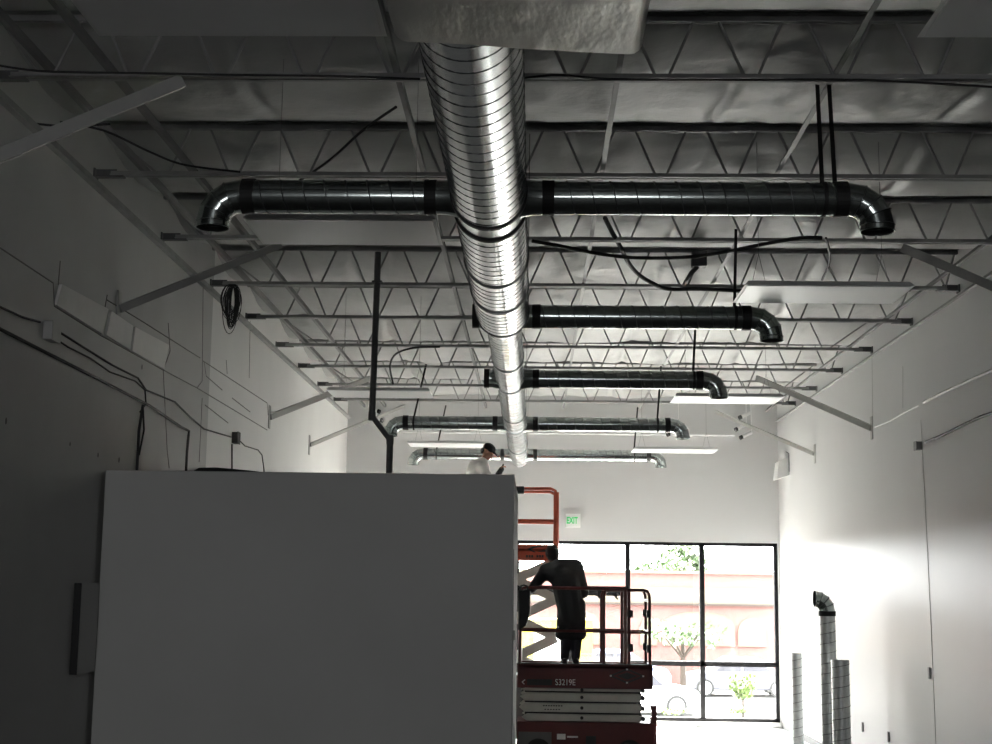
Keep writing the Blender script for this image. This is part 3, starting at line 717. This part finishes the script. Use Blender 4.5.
for x in wx:
    for y in (LY0 + .06, LY1 - .06):
        wh = MB().tube([(x, y - .06, .165), (x, y - .05, .165), (x, y + .05, .165), (x, y + .06, .165)], [.14, .165, .165, .14], 20, 0, False).build('wheel', M['rubber'], lf)
        MB().tube([(x, y - .066, .165), (x, y + .066, .165)], .08, 14).build('wheel_hub', M['hub'], wh)
g = MB(); g.box(lx0 + .02, lx0 + .45, LY0 + .012, LY0 + .02, zch - .4, zch - .13); g.build('side_door', M['pipe'], ch)
g = MB(); xx = LP(557, 737).x; zz = LP(557, 739.5).z
g.box(xx, xx + .11, LY0 + .012, LY0 + .018, zz, zz + .07); g.box(xx + .13, xx + .27, LY0 + .012, LY0 + .018, zz + .025, zz + .045); g.build('sticker', M['decalw'], ch)
MB().box(LP(586, 740).x, LP(596, 740).x, LY0 + .008, LY0 + .018, LP(586, 748).z, LP(586, 736).z).build('control_cover', M['conduit'], ch)
# folded arms
arms = [(688.6, 692.2), (693.2, 702.3), (703.4, 713.4), (714.6, 722.2)]
for k, (a, b) in enumerate(arms):
    z1_, z0_ = LP(585, a).z - .005, LP(585, b).z + .005; zm = (z0_ + z1_) / 2
    xa, xb = LP(519 + (0, 1, 0, 1)[k], 700).x + (.02 if k in (0, 3) else 0), LP(644, 700).x
    for y in (LY0 + .06, LY1 - .14):
        g = MB(); g.prism([(xa + .07, y, z0_), (xb - .06, y, z0_), (xb, y, zm), (xb - .06, y, z1_), (xa + .07, y, z1_), (xa, y, zm)], (0, .07, 0))
        am = g.build('scissor_arm', M['armgrey'], lf, .004)
        px_ = LP(582, 700).x
        MB().tube([(px_, y - .012, zm), (px_, y + .08, zm)], .022, 12).build('pivot_pin', M['black'], am)
        MB().tube([(xb - .01, y - .012, zm), (xb - .01, y + .08, zm)], .03, 12).build('hinge', M['pipe'], am)
        if y < 19 and k == 1:
            MB().box(LP(590, 698).x, LP(618, 698).x, y - .003, y, zm - .03, zm + .03).build('sticker', mat('sticker_pale', (.55, .5, .46), .5), am)
        if y < 19 and k == 2:
            g = MB(); x_ = LP(543, 706).x
            for j in range(8): g.box(x_ + j * .033, x_ + j * .033 + .022, y - .003, y, zm + .015, zm + .03)
            for j in range(6): g.box(x_ + .02 + j * .036, x_ + .02 + j * .036 + .022, y - .003, y, zm - .03, zm - .018)
            g.build('lettering', M['decalk'], am)
MB().box(lx0 + .1, lx1 - .14, LY0 + .3, LY1 - .3, zch, LP(585, 689).z).build('inner_frame', M['black'], lf)
# deck and toe board
g = MB(); g.box(lx0, lx1, LY0, LY1, zdeck1 - .05, zdeck1 - .02); g.box(lx0, lx1, LY0, LY0 + .03, zdeck0, zdeck1); g.box(lx0, lx1, LY1 - .03, LY1, zdeck0, zdeck1)
g.box(lx0, lx0 + .03, LY0 + .03, LY1 - .03, zdeck0, zdeck1); g.box(lx1 - .03, lx1, LY0 + .03, LY1 - .03, zdeck0, zdeck1)
dk = g.build('platform', M['red'], lf, .004)
MB().box(lx0, lx1, LY0 - .004, LY0 + .02, zdeck1, zdeck1 + .012).build('edge_strip', M['conduit'], dk)
g = MB(); p = LP(555, 685); text_into(g, 'S3219E', .11, (p.x, LY0 - .003, p.z), (1, 0, 0), (0, 0, 1), .002, 0, .82); g.build('lettering', M['decalw'], dk)
g = MB(); p = LP(522, 682); g.beam((p.x, LY0 - .002, p.z), (p.x + .04, LY0 - .002, p.z + .03), .004, .01); g.beam((p.x, LY0 - .002, p.z), (p.x + .03, LY0 - .002, p.z - .025), .004, .01); g.build('emblem', M['decalw'], dk)
MB().box(LP(527, 682).x, LP(552, 682).x, LY0 - .003, LY0, LP(530, 685).z, LP(530, 679).z).build('sticker', M['decalk'], dk)
g = MB(); c_ = LP(627, 676); dx, dz = .21, .085
for a, b in (((-dx, 0), (0, dz)), ((0, dz), (dx, 0)), ((dx, 0), (0, -dz)), ((0, -dz), (-dx, 0))):
    g.beam((c_.x + a[0], LY0 - .003, c_.z + a[1]), (c_.x + b[0], LY0 - .003, c_.z + b[1]), .006, .02)
g.prism([(c_.x - .13, LY0 - .004, c_.z), (c_.x, LY0 - .004, c_.z - .045), (c_.x + .13, LY0 - .004, c_.z), (c_.x, LY0 - .004, c_.z + .045)], (0, .004, 0))
g.build('diamond_emblem', M['decalk'], dk)
g = MB()
for a, b in ((-dx, 0), (0, dz), (dx, 0), (0, -dz)): g.box(c_.x + a - .012, c_.x + a + .012, LY0 - .008, LY0 - .006, c_.z + b - .01, c_.z + b + .01)
g.build('emblem_dots', M['decalw'], dk)
# guard rails
ztop = LP(600, 588.5).z; zmid = LP(600, 631.5).z; RT = .022
xg = LP(627, 620).x; xe_ = LP(650, 620).x
def railset(y, post_xs, name='guardrail'):
    g = MB(); g.tube([(lx0 + .03, y, zdeck1), (lx0 + .03, y, ztop - .06), (lx0 + .05, y, ztop - .015), (lx0 + .1, y, ztop), (xg, y, ztop), ], RT, 8)
    g.tube([(lx0 + .03, y, zmid), (xg, y, zmid)], RT * .8, 8)
    for px_ in post_xs: g.tube([(px_, y, zdeck1), (px_, y, ztop)], RT, 8)
    return g.build(name, M['red'], lf)
railset(LY0 + .03, [xg - .02]); railset(LY1 - .03, [xg - .02])
for y, dxx in ((LY0 + .06, 0), (LY1 - .06, -.01)):
    g = MB(); x_ = LP(604, 620).x
    g.tube([(x_, y, zdeck1), (x_, y, ztop - .1), (x_ + .02, y, ztop - .04), (x_ + .07, y, ztop - .02), (xe_ - .08, y, ztop - .015), (xe_ - .03, y, ztop - .03), (xe_ - .004, y, ztop - .08), (xe_, y, ztop - .14), (xe_, y, zdeck1)], RT, 8)
    g.tube([(x_, y, zmid - .01), (xe_, y, zmid - .01)], RT * .8, 8)
    g.tube([(xg + .03, y, zdeck1), (xg + .03, y, ztop - .02)], RT, 8)
    ex = g.build('extension_rail', M['red'], lf)
    for cxp, czp in ((631, 614), (631, 648)):
        q = LP(cxp, czp); MB().box(q.x - .03, q.x + .03, y - .04, y + .04, q.z - .05, q.z + .05).build('clamp', M['black'], ex, .006)
    q = LP(648, 614); MB().box(xe_ - .04, xe_ + .01, y - .04, y + .04, q.z - .05, q.z + .05).build('clamp', M['black'], ex, .006)
    q = LP(648, 649); MB().box(xe_ - .04, xe_ + .01, y - .04, y + .04, q.z - .05, q.z + .05).build('clamp', M['black'], ex, .006)
g = MB()
g.tube([(xe_ - .002, LY0 + .06, ztop - .15), (xe_ - .002, LY1 - .06, ztop - .15)], RT, 8); g.tube([(xe_ - .002, LY0 + .06, zmid), (xe_ - .002, LY1 - .06, zmid)], RT * .8, 8)
g.tube([(lx0 + .03, LY0 + .03, ztop - .06), (lx0 + .03, LY1 - .03, ztop - .06)], RT, 8); g.tube([(lx0 + .03, LY0 + .03, zmid), (lx0 + .03, LY1 - .03, zmid)], RT * .8, 8)
g.build('end_rail', M['red'], lf)
for px_ in (599, 616):
    q = LP(px_, 597); g = MB(); g.tube([(q.x, LY0 + .06, ztop - .02), (q.x, LY0 + .06, q.z), (q.x + .03, LY0 + .06, q.z - .03)], .012, 6); g.tube([(q.x - .04, LY0 + .06, q.z + .02), (q.x + .02, LY0 + .06, q.z + .01)], .01, 6); g.build('rail_hook', M['black'], lf)
# black bag hanging from the rail at the left end
bp = LP(523, 588); r = thing('tool_bag', (bp.x, LY0 + .1, LP(523, 634).z), 'black bag hanging at the left end of the red lift rail', 'bag')
g = MB(); y = LY0 - .06
g.prism([LP(518, 590, y), LP(530.5, 590, y), LP(530.5, 614, y), LP(526, 626, y), LP(518, 631, y)], (0, .08, 0)); g.build('bag_body', M['black'], r, .02)
g = MB(); g.tube([LP(520, 591, LY0 - .02), LP(521, 586, LY0 - .005), LP(524, 585, LY0 + .03), LP(527, 586, LY0 - .005), LP(528, 591, LY0 - .02)], .012, 6); g.build('bag_handle', M['black'], r)

# ------------------------------------------------------------------ orange scissor lift (raised)
OY0, OY1 = 20.3, 21.05
def OP(px, py, y=OY0): return un(px, py, 1, y)
ox0, ox1 = OP(472, 550).x, OP(558.5, 550).x
ol = thing('scissor_lift', ((ox0 + ox1) / 2, (OY0 + OY1) / 2, 0), 'raised orange scissor lift behind the drywall box, under the man in white', 'scissor lift')
oz1, oz0 = OP(540, 544.5).z, OP(540, 560).z
g = MB(); g.box(ox0, ox1, OY0, OY1, oz0 + .12, oz0 + .16); g.box(ox0, ox1, OY0, OY0 + .03, oz0, oz1); g.box(ox0, ox1, OY1 - .03, OY1, oz0, oz1); g.box(ox0, ox0 + .03, OY0 + .03, OY1 - .03, oz0, oz1); g.box(ox1 - .03, ox1, OY0 + .03, OY1 - .03, oz0, oz1)
pk = g.build('platform', M['orange'], ol, .004)
g = MB(); y = OY0 - .003
g.prism([OP(527, 549, y), OP(533, 546.5, y), OP(547, 545.5, y), OP(534, 548, y), OP(531, 549.5, y), OP(536, 552, y), OP(534, 552.5, y)], (0, .003, 0))
g.prism([OP(536, 551.5, y), OP(543, 550, y), OP(549, 549.5, y), OP(548, 551.5, y), OP(541, 552, y)], (0, .003, 0))
for k in range(7):
    if k != 3: g.prism([OP(526 + k * 2.6, 557.5, y), OP(528 + k * 2.6, 557.5, y), OP(528 + k * 2.6, 555, y), OP(526 + k * 2.6, 555, y)], (0, .003, 0))
g.build('emblem', M['decalk'], pk)
ot = OP(540, 488.5).z; om = OP(540, 520.5).z
def orail(y):
    g = MB()
    g.tube([(ox0 + .03, y, oz1), (ox0 + .03, y, ot), (ox1 - .12, y, ot), (ox1 - .05, y, ot - .03), (ox1 - .03, y, ot - .1), (ox1 - .03, y, oz1)], .024, 8)
    g.tube([(ox0 + .03, y, om), (ox1 - .03, y, om)], .02, 8)
    return g.build('guardrail', M['orange'], ol)
orail(OY0 + .03); orail(OY1 - .03)
g = MB(); g.tube([(ox1 - .03, OY0 + .03, ot - .1), (ox1 - .03, OY1 - .03, ot - .1)], .022, 8); g.tube([(ox0 + .03, OY0 + .03, ot), (ox0 + .03, OY1 - .03, ot)], .022, 8)
g.tube([(ox1 - .03, OY0 + .03, om), (ox1 - .03, OY1 - .03, om)], .018, 8); g.build('end_rail', M['orange'], ol)
MB().tube([(ox1 - .035, OY0 + .02, oz1), (ox1 - .035, OY0 + .02, ot - .05)], .04, 8).build('corner_post', M['orange'], ol)
p = OP(520, 490); g = MB(); g.box(p.x - .1, p.x + .06, OY0 - .1, OY0 + .005, p.z - .06, p.z + .05); g.build('control_box', M['black'], ol, .01)
# scissor stack
zb = .62; st = .553; z = oz0; xs0, xs1 = ox0 + .03, ox1 - .02
while z - st > .45:
    for y, (za, zc_) in ((OY0 + .1, (z - st, z)), (OY0 + .19, (z, z - st)), (OY1 - .22, (z - st, z)), (OY1 - .13, (z, z - st))):
        MB().beam((xs0, y, za), (xs1, y, zc_), .05, .125).build('scissor_arm', M['armgrey'], ol)
    z -= st
MB().box(ox0, ox1, OY0 + .02, OY1 - .02, .14, z + .03).build('chassis', M['pipe'], ol, .012)
for x in (ox0 + .25, ox1 - .25):
    for y in (OY0 + .06, OY1 - .06):
        wh = MB().tube([(x, y - .06, .165), (x, y + .06, .165)], .165, 18, 0, False).build('wheel', M['rubber'], ol)
        MB().tube([(x, y - .066, .165), (x, y + .066, .165)], .08, 12).build('wheel_hub', M['hub'], wh)

# ------------------------------------------------------------------ people
def capsule(mb, p, q, r0, r1, n=12):
    p = Vector(p); q = Vector(q); d = q - p; L = max(d.length, 1e-4); d.normalize()
    pts = []; rs = []
    for i in range(5):
        a = PI / 2 * (i / 4); pts.append(p - d * r0 * math.cos(a)); rs.append(max(r0 * math.sin(a), .0006))
    for i in range(1, 5):
        pts.append(p + d * L * i / 5); rs.append(r0 + (r1 - r0) * i / 5)
    for i in range(5):
        a = PI / 2 * (1 - i / 4); pts.append(q + d * r1 * math.cos(a)); rs.append(max(r1 * math.sin(a), .0006))
    mb.tube(pts, rs, n, 0, True, True)
def fuse(mb, name, m, parent, vox=.011, smooth=4):
    o = mb.build(name, m, parent)
    rm = o.modifiers.new('r', 'REMESH'); rm.mode = 'VOXEL'; rm.voxel_size = vox; rm.use_smooth_shade = True
    sm = o.modifiers.new('s', 'SMOOTH'); sm.factor = .5; sm.iterations = smooth
    dg = bpy.context.evaluated_depsgraph_get(); me = bpy.data.meshes.new_from_object(o.evaluated_get(dg))
    o.modifiers.clear(); old = o.data; o.data = me; me.name = name; bpy.data.meshes.remove(old)
    if not me.materials: me.materials.append(m)
    for p_ in me.polygons: p_.use_smooth = True
    return o
def hand(mb, wrist, dirv, palmn, side):
    """palm and five curled fingers; dirv along the hand, palmn out of the palm, side towards the thumb"""
    wrist = Vector(wrist); d = Vector(dirv).normalized(); nrm = Vector(palmn); nrm = (nrm - d * nrm.dot(d)).normalized(); sd_ = d.cross(nrm) * side
    for k in range(4):
        o_ = sd_ * (.03 - .02 * k); capsule(mb, wrist + o_ * .6, wrist + d * .085 + o_, .016, .012, 8)
        L = (.07, .08, .074, .058)[k]; b0 = wrist + d * .085 + o_
        m1 = b0 + (d * .8 + nrm * .5).normalized() * L * .5; m2 = m1 + (d * .25 + nrm).normalized() * L * .3; m3 = m2 + (nrm - d * .5).normalized() * L * .25
        capsule(mb, b0, m1, .0105, .0095, 8); capsule(mb, m1, m2, .0095, .009, 8); capsule(mb, m2, m3, .009, .008, 8)
    t0 = wrist + d * .025 + sd_ * .03; t1 = t0 + (sd_ * .8 + d * .6 + nrm * .4).normalized() * .045; t2 = t1 + (d + nrm * .6).normalized() * .035
    capsule(mb, t0, t1, .014, .011, 8); capsule(mb, t1, t2, .011, .009, 8)
def head_into(mb, c, fwd, up):
    """skull, jaw, nose, ears, brow; c = centre of the skull"""
    f_ = Vector(fwd).normalized(); u_ = Vector(up); u_ = (u_ - f_ * u_.dot(f_)).normalized(); s_ = f_.cross(u_)
    rot = Matrix((s_, f_, u_)).transposed(); c = Vector(c)
    mb.ell(c + u_ * .02, .075, .095, .098, 20, 14, 0, rot)
    mb.ell(c + f_ * .03 - u_ * .055, .055, .06, .065, 16, 10, 0, rot)
    mb.ell(c + f_ * .055 - u_ * .1, .03, .028, .024, 12, 8, 0, rot)
    capsule(mb, c + f_ * .094 - u_ * .005, c + f_ * .112 - u_ * .042, .010, .015, 8)
    for s in (-1, 1):
        mb.ell(c + s_ * s * .078 - f_ * .005 - u_ * .015, .012, .02, .033, 10, 8, 0, rot)
        capsule(mb, c + s_ * s * .012 + f_ * .09 + u_ * .02, c + s_ * s * .05 + f_ * .078 + u_ * .02, .011, .01, 8)
    capsule(mb, c + f_ * .088 - u_ * .07 - s_ * .022, c + f_ * .088 - u_ * .07 + s_ * .022, .010, .010, 8)
    return f_, u_, s_, rot
def eyes(c, f_, u_, s_, parent):
    for s in (-1, 1): MB().ell(Vector(c) + s_ * s * .03 + f_ * .088 + u_ * .003, .012, .012, .009, 10, 8).build('eye', M['decalk'], parent)

# -- person in black, seen from behind, leaning to the left on the rail of the red lift
FYP = 18.95
def PP(px, py, y=FYP): return un(px, py, 1, y)
foot = PP(570, 664.5)
fz = zdeck1 - .02
ps = thing('person', (foot.x, FYP, fz), 'person in a long black jacket leaning on the rail of the red lift, back turned', 'person')
hipc = PP(571.5, 617); chest = PP(565, 580); sh_l = PP(546, 571); sh_r = PP(574.5, 568, FYP + .03); neck = PP(557.5, 565, FYP + .06); headc = PP(552.5, 555, FYP + .12)
hl = PP(566, 617); hr = PP(577, 617)
kl, kr = PP(565.5, 642, FYP + .02), PP(576.5, 642, FYP + .04)
al, ar = Vector((PP(564.5, 660).x, FYP, fz + .09)), Vector((PP(576, 660).x, FYP + .05, fz + .09))
el_l = PP(535, 585, FYP - .05); wr_l = PP(529.5, 592, FYP - .16); el_r = PP(583, 592, FYP + .1); wr_r = PP(576, 600, FYP + .3)
g = MB()
for a, b, r0, r1 in ((hl, kl, .075, .05), (kl, al, .05, .035), (hr, kr, .075, .05), (kr, ar, .05, .035), (hl, hr, .085, .085), (hipc, chest, .1, .11), (chest, neck, .1, .05), (chest, sh_l, .09, .055), (chest, sh_r, .09, .055),
                     (neck, headc, .045, .042), (sh_l, el_l, .045, .036), (el_l, wr_l, .034, .024), (sh_r, el_r, .045, .036), (el_r, wr_r, .034, .024), (al, al + Vector((0, .13, -.05)), .035, .03), (ar, ar + Vector((0, .13, -.05)), .035, .03)): capsule(g, a, b, r0, r1)
f_, u_, s_, rot = head_into(g, headc, (-.25, .85, -.45), (-.25, .3, .9))
hand(g, wr_l, (-.6, -.1, -.6), (-.2, -.1, -1), 1); hand(g, wr_r, (-.3, .6, -.4), (0, 0, -1), -1)
body = fuse(g, 'body', M['skind'], ps, .008); eyes(headc, f_, u_, s_, body)
g = MB(); g.ell(headc + u_ * .02 - f_ * .015, .094, .108, .118, 20, 12, 0, rot); hr_ = fuse(g, 'hair', M['hair'], ps, .012)
g = MB()
hem_l, hem_r = PP(561.5, 634), PP(580.5, 634)
for a, b, r0, r1 in ((chest, sh_l, .16, .1), (chest, sh_r, .17, .125), (PP(560, 567), sh_r, .115, .125), (PP(557, 569), sh_l, .12, .1), (hipc, chest, .17, .195), (sh_l, el_l, .095, .07), (el_l, wr_l, .066, .05), (sh_r, el_r, .12, .085), (el_r, wr_r, .075, .05), (chest, neck, .14, .085),
                     (PP(566, 605), hem_l, .12, .075), (PP(577, 605), hem_r, .12, .075), (hem_l, hem_r, .085, .085)): capsule(g, a, b, r0, r1)
fuse(g, 'jacket', M['jacket'], ps, .014, 6)
g = MB()
for a, b, r0, r1 in ((hl, kl, .095, .075), (kl, al, .073, .06), (hr, kr, .095, .075), (kr, ar, .073, .06), (hl, hr, .1, .1)): capsule(g, a, b, r0, r1)
fuse(g, 'trousers', M['jeans'], ps, .012, 4)
for a in (al, ar):
    g = MB(); capsule(g, a + Vector((0, -.05, -.05)), a + Vector((0, .16, -.055)), .045, .04); capsule(g, a, a + Vector((0, 0, -.04)), .048, .05); fuse(g, 'boot', M['black'], ps, .01, 3)

# -- man in the white shirt on the raised lift, bending to the right
MY = 20.65
def QP(px, py, y=MY): return un(px, py, 1, y)
fzz = oz0 + .16
hipm = QP(473, 494); mn = thing('person', (hipm.x, MY, fzz), 'man in a white shirt and black cap bending forward on the orange lift', 'person')
chm = QP(478.5, 470); nkm = QP(483, 461.5); hdm = QP(487.5, 451.8); sL = QP(482, 467, MY - .17); sR = QP(482, 467, MY + .17)
hpL, hpR = hipm + Vector((0, -.09, 0)), hipm + Vector((0, .09, 0))
knL, knR = QP(478, 519, MY - .1), QP(475, 519, MY + .1)
anL, anR = Vector((QP(475, 540).x, MY - .11, fzz + .09)), Vector((QP(472, 540).x, MY + .11, fzz + .09))
eL = QP(491, 481, MY - .2); wL = QP(499.5, 473.2, MY - .14); eR = QP(491, 483, MY + .2); wR = QP(500, 489, MY + .12)
g = MB()
for a, b, r0, r1 in ((hpL, knL, .075, .05), (knL, anL, .05, .035), (hpR, knR, .075, .05), (knR, anR, .05, .035), (hpL, hpR, .085, .085), (hipm, chm, .1, .12), (chm, nkm, .1, .055), (chm, sL, .09, .055), (chm, sR, .09, .055), (nkm, hdm, .048, .045),
                     (sL, eL, .046, .037), (eL, wL, .035, .025), (sR, eR, .046, .037), (eR, wR, .035, .025), (anL, anL + Vector((.13, 0, -.05)), .035, .03), (anR, anR + Vector((.13, 0, -.05)), .035, .03)): capsule(g, a, b, r0, r1)
f_, u_, s_, rot = head_into(g, hdm, (.78, -.1, -.6), (.6, 0, .8))
hand(g, wL, (.35, 0, 1), (1, 0, 0), 1); hand(g, wR, (.8, 0, -.3), (0, 0, -1), -1)
body = fuse(g, 'body', M['skin'], mn, .008); eyes(hdm, f_, u_, s_, body)
g = MB()
for a, b, r0, r1 in ((hipm, chm, .16, .175), (chm, sL, .13, .085), (chm, sR, .13, .085), (chm, nkm, .14, .075), (sL, sL.lerp(eL, .6), .08, .07), (sR, sR.lerp(eR, .6), .08, .07)): capsule(g, a, b, r0, r1)
fuse(g, 'shirt', M['shirt'], mn, .013, 5)
g = MB(); g.ell(hdm + u_ * .052 - f_ * .005, .086, .105, .082, 20, 12, 0, rot); capsule(g, hdm + u_ * .055 + f_ * .085 - s_ * .04, hdm + u_ * .035 + f_ * .165 - s_ * .03, .016, .011, 8); capsule(g, hdm + u_ * .055 + f_ * .085 + s_ * .04, hdm + u_ * .035 + f_ * .165 + s_ * .03, .016, .011, 8); capsule(g, hdm + u_ * .057 + f_ * .085, hdm + u_ * .035 + f_ * .175, .017, .012, 8)
fuse(g, 'cap', M['hair'], mn, .009, 2)
g = MB(); g.ell(hdm - f_ * .06 - u_ * .02, .07, .045, .055, 16, 10, 0, rot); fuse(g, 'hair', M['hair'], mn, .01, 2)
g = MB()
for a, b, r0, r1 in ((hpL, knL, .095, .075), (knL, anL, .073, .06), (hpR, knR, .095, .075), (knR, anR, .073, .06), (hpL, hpR, .11, .11)): capsule(g, a, b, r0, r1)
fuse(g, 'trousers', M['jeans'], mn, .012, 4)
for a in (anL, anR):
    g = MB(); capsule(g, a + Vector((-.05, 0, -.05)), a + Vector((.16, 0, -.055)), .045, .04); capsule(g, a, a + Vector((0, 0, -.04)), .048, .05); fuse(g, 'boot', M['black'], mn, .01, 3)
for wv, ev in ((wL, eL),):
    g = MB(); d = (wv - ev).normalized(); capsule(g, wv - d * .03, wv + Vector((.03, 0, .06)), .045, .04); capsule(g, wv + Vector((.04, -.01, .06)), wv + Vector((.055, -.01, .13)), .018, .014); fuse(g, 'glove', M['glove'], mn, .009, 2)

# ------------------------------------------------------------------ outside
GZ = -1.75
g = MB(); pr = [(24.2, -.06), (26.5, -.12), (28.5, -.28), (34, -.75), (46, GZ), (140, GZ)]
vs = []; 
for (yy, zz) in pr: vs += [(-90, yy, zz), (90, yy, zz)]
g.add(vs, [(2 * i, 2 * i + 1, 2 * i + 3, 2 * i + 2) for i in range(len(pr) - 1)]); struct(g.build('ground', M['asphalt']))
bY = 60.0
def BP(px, py, y=bY): return un(px, py, 1, y)
b0x, b1x = -20.0, 24.0
zt = BP(700, 574).z
bd = thing('brick_building', (2, bY, GZ), 'long red and cream brick building across the parking lot', 'building')
MB().box(b0x, b1x, bY, bY + 12, GZ, zt).build('brick_wall', M['brick'], bd)
MB().box(b0x - .1, b1x + .1, bY - .12, bY, BP(700, 603.5).z, BP(700, 588).z).build('cream_band', M['cream'], bd)
MB().box(b0x - .1, b1x + .1, bY - .3, bY, BP(700, 605.5).z, BP(700, 603.5).z).build('cornice', M['bark'], bd)
MB().box(b0x - .1, b1x + .1, bY - .2, bY, zt, zt + .12).build('parapet_cap', M['cream'], bd)
for a, b, ztp in ((662, 735, 612), (738, 766, 617), (640, 657, 617), (560, 600, 612), (792, 860, 612)):
    x0, x1 = BP(a, 650).x, BP(b, 650).x; zz = BP(700, ztp).z; zs = BP(700, ztp + 14).z
    prf = [(x0, bY - .1, BP(700, 646).z), (x1, bY - .1, BP(700, 646).z), (x1, bY - .1, zs)]
    for i in range(1, 8):
        a_ = PI * i / 8; prf.append(((x0 + x1) / 2 + (x1 - x0) / 2 * math.cos(a_), bY - .1, zs + (zz - zs) * math.sin(a_)))
    prf.append((x0, bY - .1, zs))
    MB().prism(prf, (0, .1, 0)).build('arch_panel', M['cream'], bd)
def leafcloud(mb, c, rx, ry, rz, n, s):
    c = Vector(c)
    for i in range(n):
        while True:
            p = Vector((random.uniform(-1, 1), random.uniform(-1, 1), random.uniform(-1, 1)))
            if p.length < 1: break
        q = c + Vector((p.x * rx, p.y * ry, p.z * rz))
        a = Vector((random.gauss(0, 1), random.gauss(0, 1), random.gauss(0, 1))).normalized(); b = a.orthogonal().normalized()
        k = s * random.uniform(.6, 1.3)
        mb.add([q - a * k, q + b * k * .5, q + a * k, q - b * k * .5], [(0, 1, 2, 3)])
def tree(px, pyb, pyc, Y, rx, rz, n, ls, name, lab, gz=GZ, m='leaf', trunk=.1):
    base = un(px, pyb, 1, Y); base.z = gz; cc = un(px, pyc, 1, Y)
    r = thing(name, base, lab, 'shrub' if 'shrub' in name else 'tree')
    g = MB()
    for k in range(7):
        a = 2 * PI * k / 7; leafcloud(g, cc + Vector((rx * .55 * math.cos(a), rx * .5 * math.sin(a), rz * random.uniform(-.4, .5))), rx * .5, rx * .5, rz * .5, n // 7, ls)
    g.build('foliage', M[m], r)
    g = MB(); g.tube([base, base.lerp(cc, .6), cc], [trunk, trunk * .8, trunk * .4], 8)
    for k in range(5):
        a = 2 * PI * k / 5 + .3; g.tube([base.lerp(cc, .65), cc + Vector((rx * .5 * math.cos(a), rx * .5 * math.sin(a), rz * .2))], [trunk * .5, trunk * .15], 6)
    g.build('trunk', M['bark'], r)
tree(683, 684, 637, 54, 1.7, .75, 500, .13, 'small_tree', 'small leafy tree with bare trunk in the parking lot', trunk=.13)
tree(661, 0, 568, 76, 1.6, .9, 1100, .2, 'roofline_tree', 'lower green treetop showing over the brick building roof')
tree(686, 0, 560, 80, 1.5, 1.3, 1100, .2, 'roofline_tree', 'taller green treetop over the roof, left of the mullion')
tree(743, 714, 690, 28.5, .3, .33, 500, .06, 'leafy_shrub', 'bright yellow-green shrub outside the right storefront pane', -.28, 'leafy', .03)
tree(738, 714, 711, 28.2, .22, .07, 200, .04, 'low_shrub', 'low yellow-green plant at the foot of the bright shrub', -.27, 'leafy', .01)
tree(676, 714, 711, 28.2, .3, .07, 200, .04, 'low_shrub', 'low yellow-green plants outside, just right of the red lift', -.27, 'leafy', .01)
def car(xc, Y, L, H, m, lab, rev=1):
    gz = GZ if Y > 46 else -.75 - (Y - 34) / 12 * 1.0
    r = thing('car', (xc, Y, gz), lab, 'car')
    def X(a): return xc + rev * (a - .5) * L
    lo = [(0, .28), (0, .72), (.03, .85), (.2, .92), (.3, 1.38), (.36, 1.45), (.62, 1.45), (.72, 1.2), (.78, .95), (.97, .8), (1, .6), (1, .28)]
    k = H / 1.45
    g = MB(); g.prism([(X(a), Y - .85, gz + b * k) for a, b in lo], (0, 1.7, 0)); g.build('body', m, r, .04)
    g = MB()
    for s in (-1, 1):
        yy = Y + s * .855 - .005
        g.prism([(X(.25), yy, gz + .95 * k), (X(.49), yy, gz + .95 * k), (X(.49), yy, gz + 1.36 * k), (X(.34), yy, gz + 1.36 * k)], (0, .01, 0))
        g.prism([(X(.51), yy, gz + .95 * k), (X(.73), yy, gz + .95 * k), (X(.63), yy, gz + 1.36 * k), (X(.51), yy, gz + 1.36 * k)], (0, .01, 0))
    g.build('side_windows', M['glassd'], r)
    for a in (.19, .82):
        for s in (-1, 1):
            wh = MB().tube([(X(a), Y + s * .8 - .1, gz + .33), (X(a), Y + s * .8 + .1, gz + .33)], .33, 22, 0, False).build('wheel', M['rubber'], r)
            MB().tube([(X(a), Y + s * .8 - .11, gz + .33), (X(a), Y + s * .8 + .11, gz + .33)], .24, 18).build('wheel_rim', M['hub'], wh)
    return r
car(un(676, 694, 1, 46).x - 1.38, 46.9, 4.4, 1.45, M['carw'], 'white car behind the red lift, one wheel showing to its right')
car(un(741, 680, 1, 55).x, 55.5, 4.4, 1.45, M['card'], 'dark grey car parked behind the yellow-green shrub', -1)
car(un(600, 660, 1, 56).x + .6, 57, 4.4, 1.6, M['carb'], 'blue-grey car seen through the rails of the red lift')
tx = un(592, 640, 1, 52).x
tr = thing('box_truck', (tx - 2, 52.5, GZ), 'pale yellow box truck seen behind the person in black', 'truck')
MB().box(tx - 2.9, tx, 51.5, 53.6, GZ + .6, GZ + 2.9).build('cargo_box', M['yellow'], tr, .03)
g = MB(); g.prism([(tx - 2.95, 51.6, GZ + .5), (tx - 4.4, 51.6, GZ + .5), (tx - 4.4, 51.6, GZ + 1.3), (tx - 3.9, 51.6, GZ + 2.1), (tx - 2.95, 51.6, GZ + 2.2)], (0, 1.9, 0)); g.build('cab', M['carw'], tr, .04)
MB().box(tx - 2.1, tx - .8, 51.485, 51.5, GZ + 1.2, GZ + 2.5).build('side_panel', M['carw'], tr)
for x_ in (tx - .7, tx - 3.7):
    for y_ in (51.6, 53.5): MB().tube([(x_, y_ - .12, GZ + .4), (x_, y_ + .12, GZ + .4)], .4, 20, 0, False).build('wheel', M['rubber'], tr)
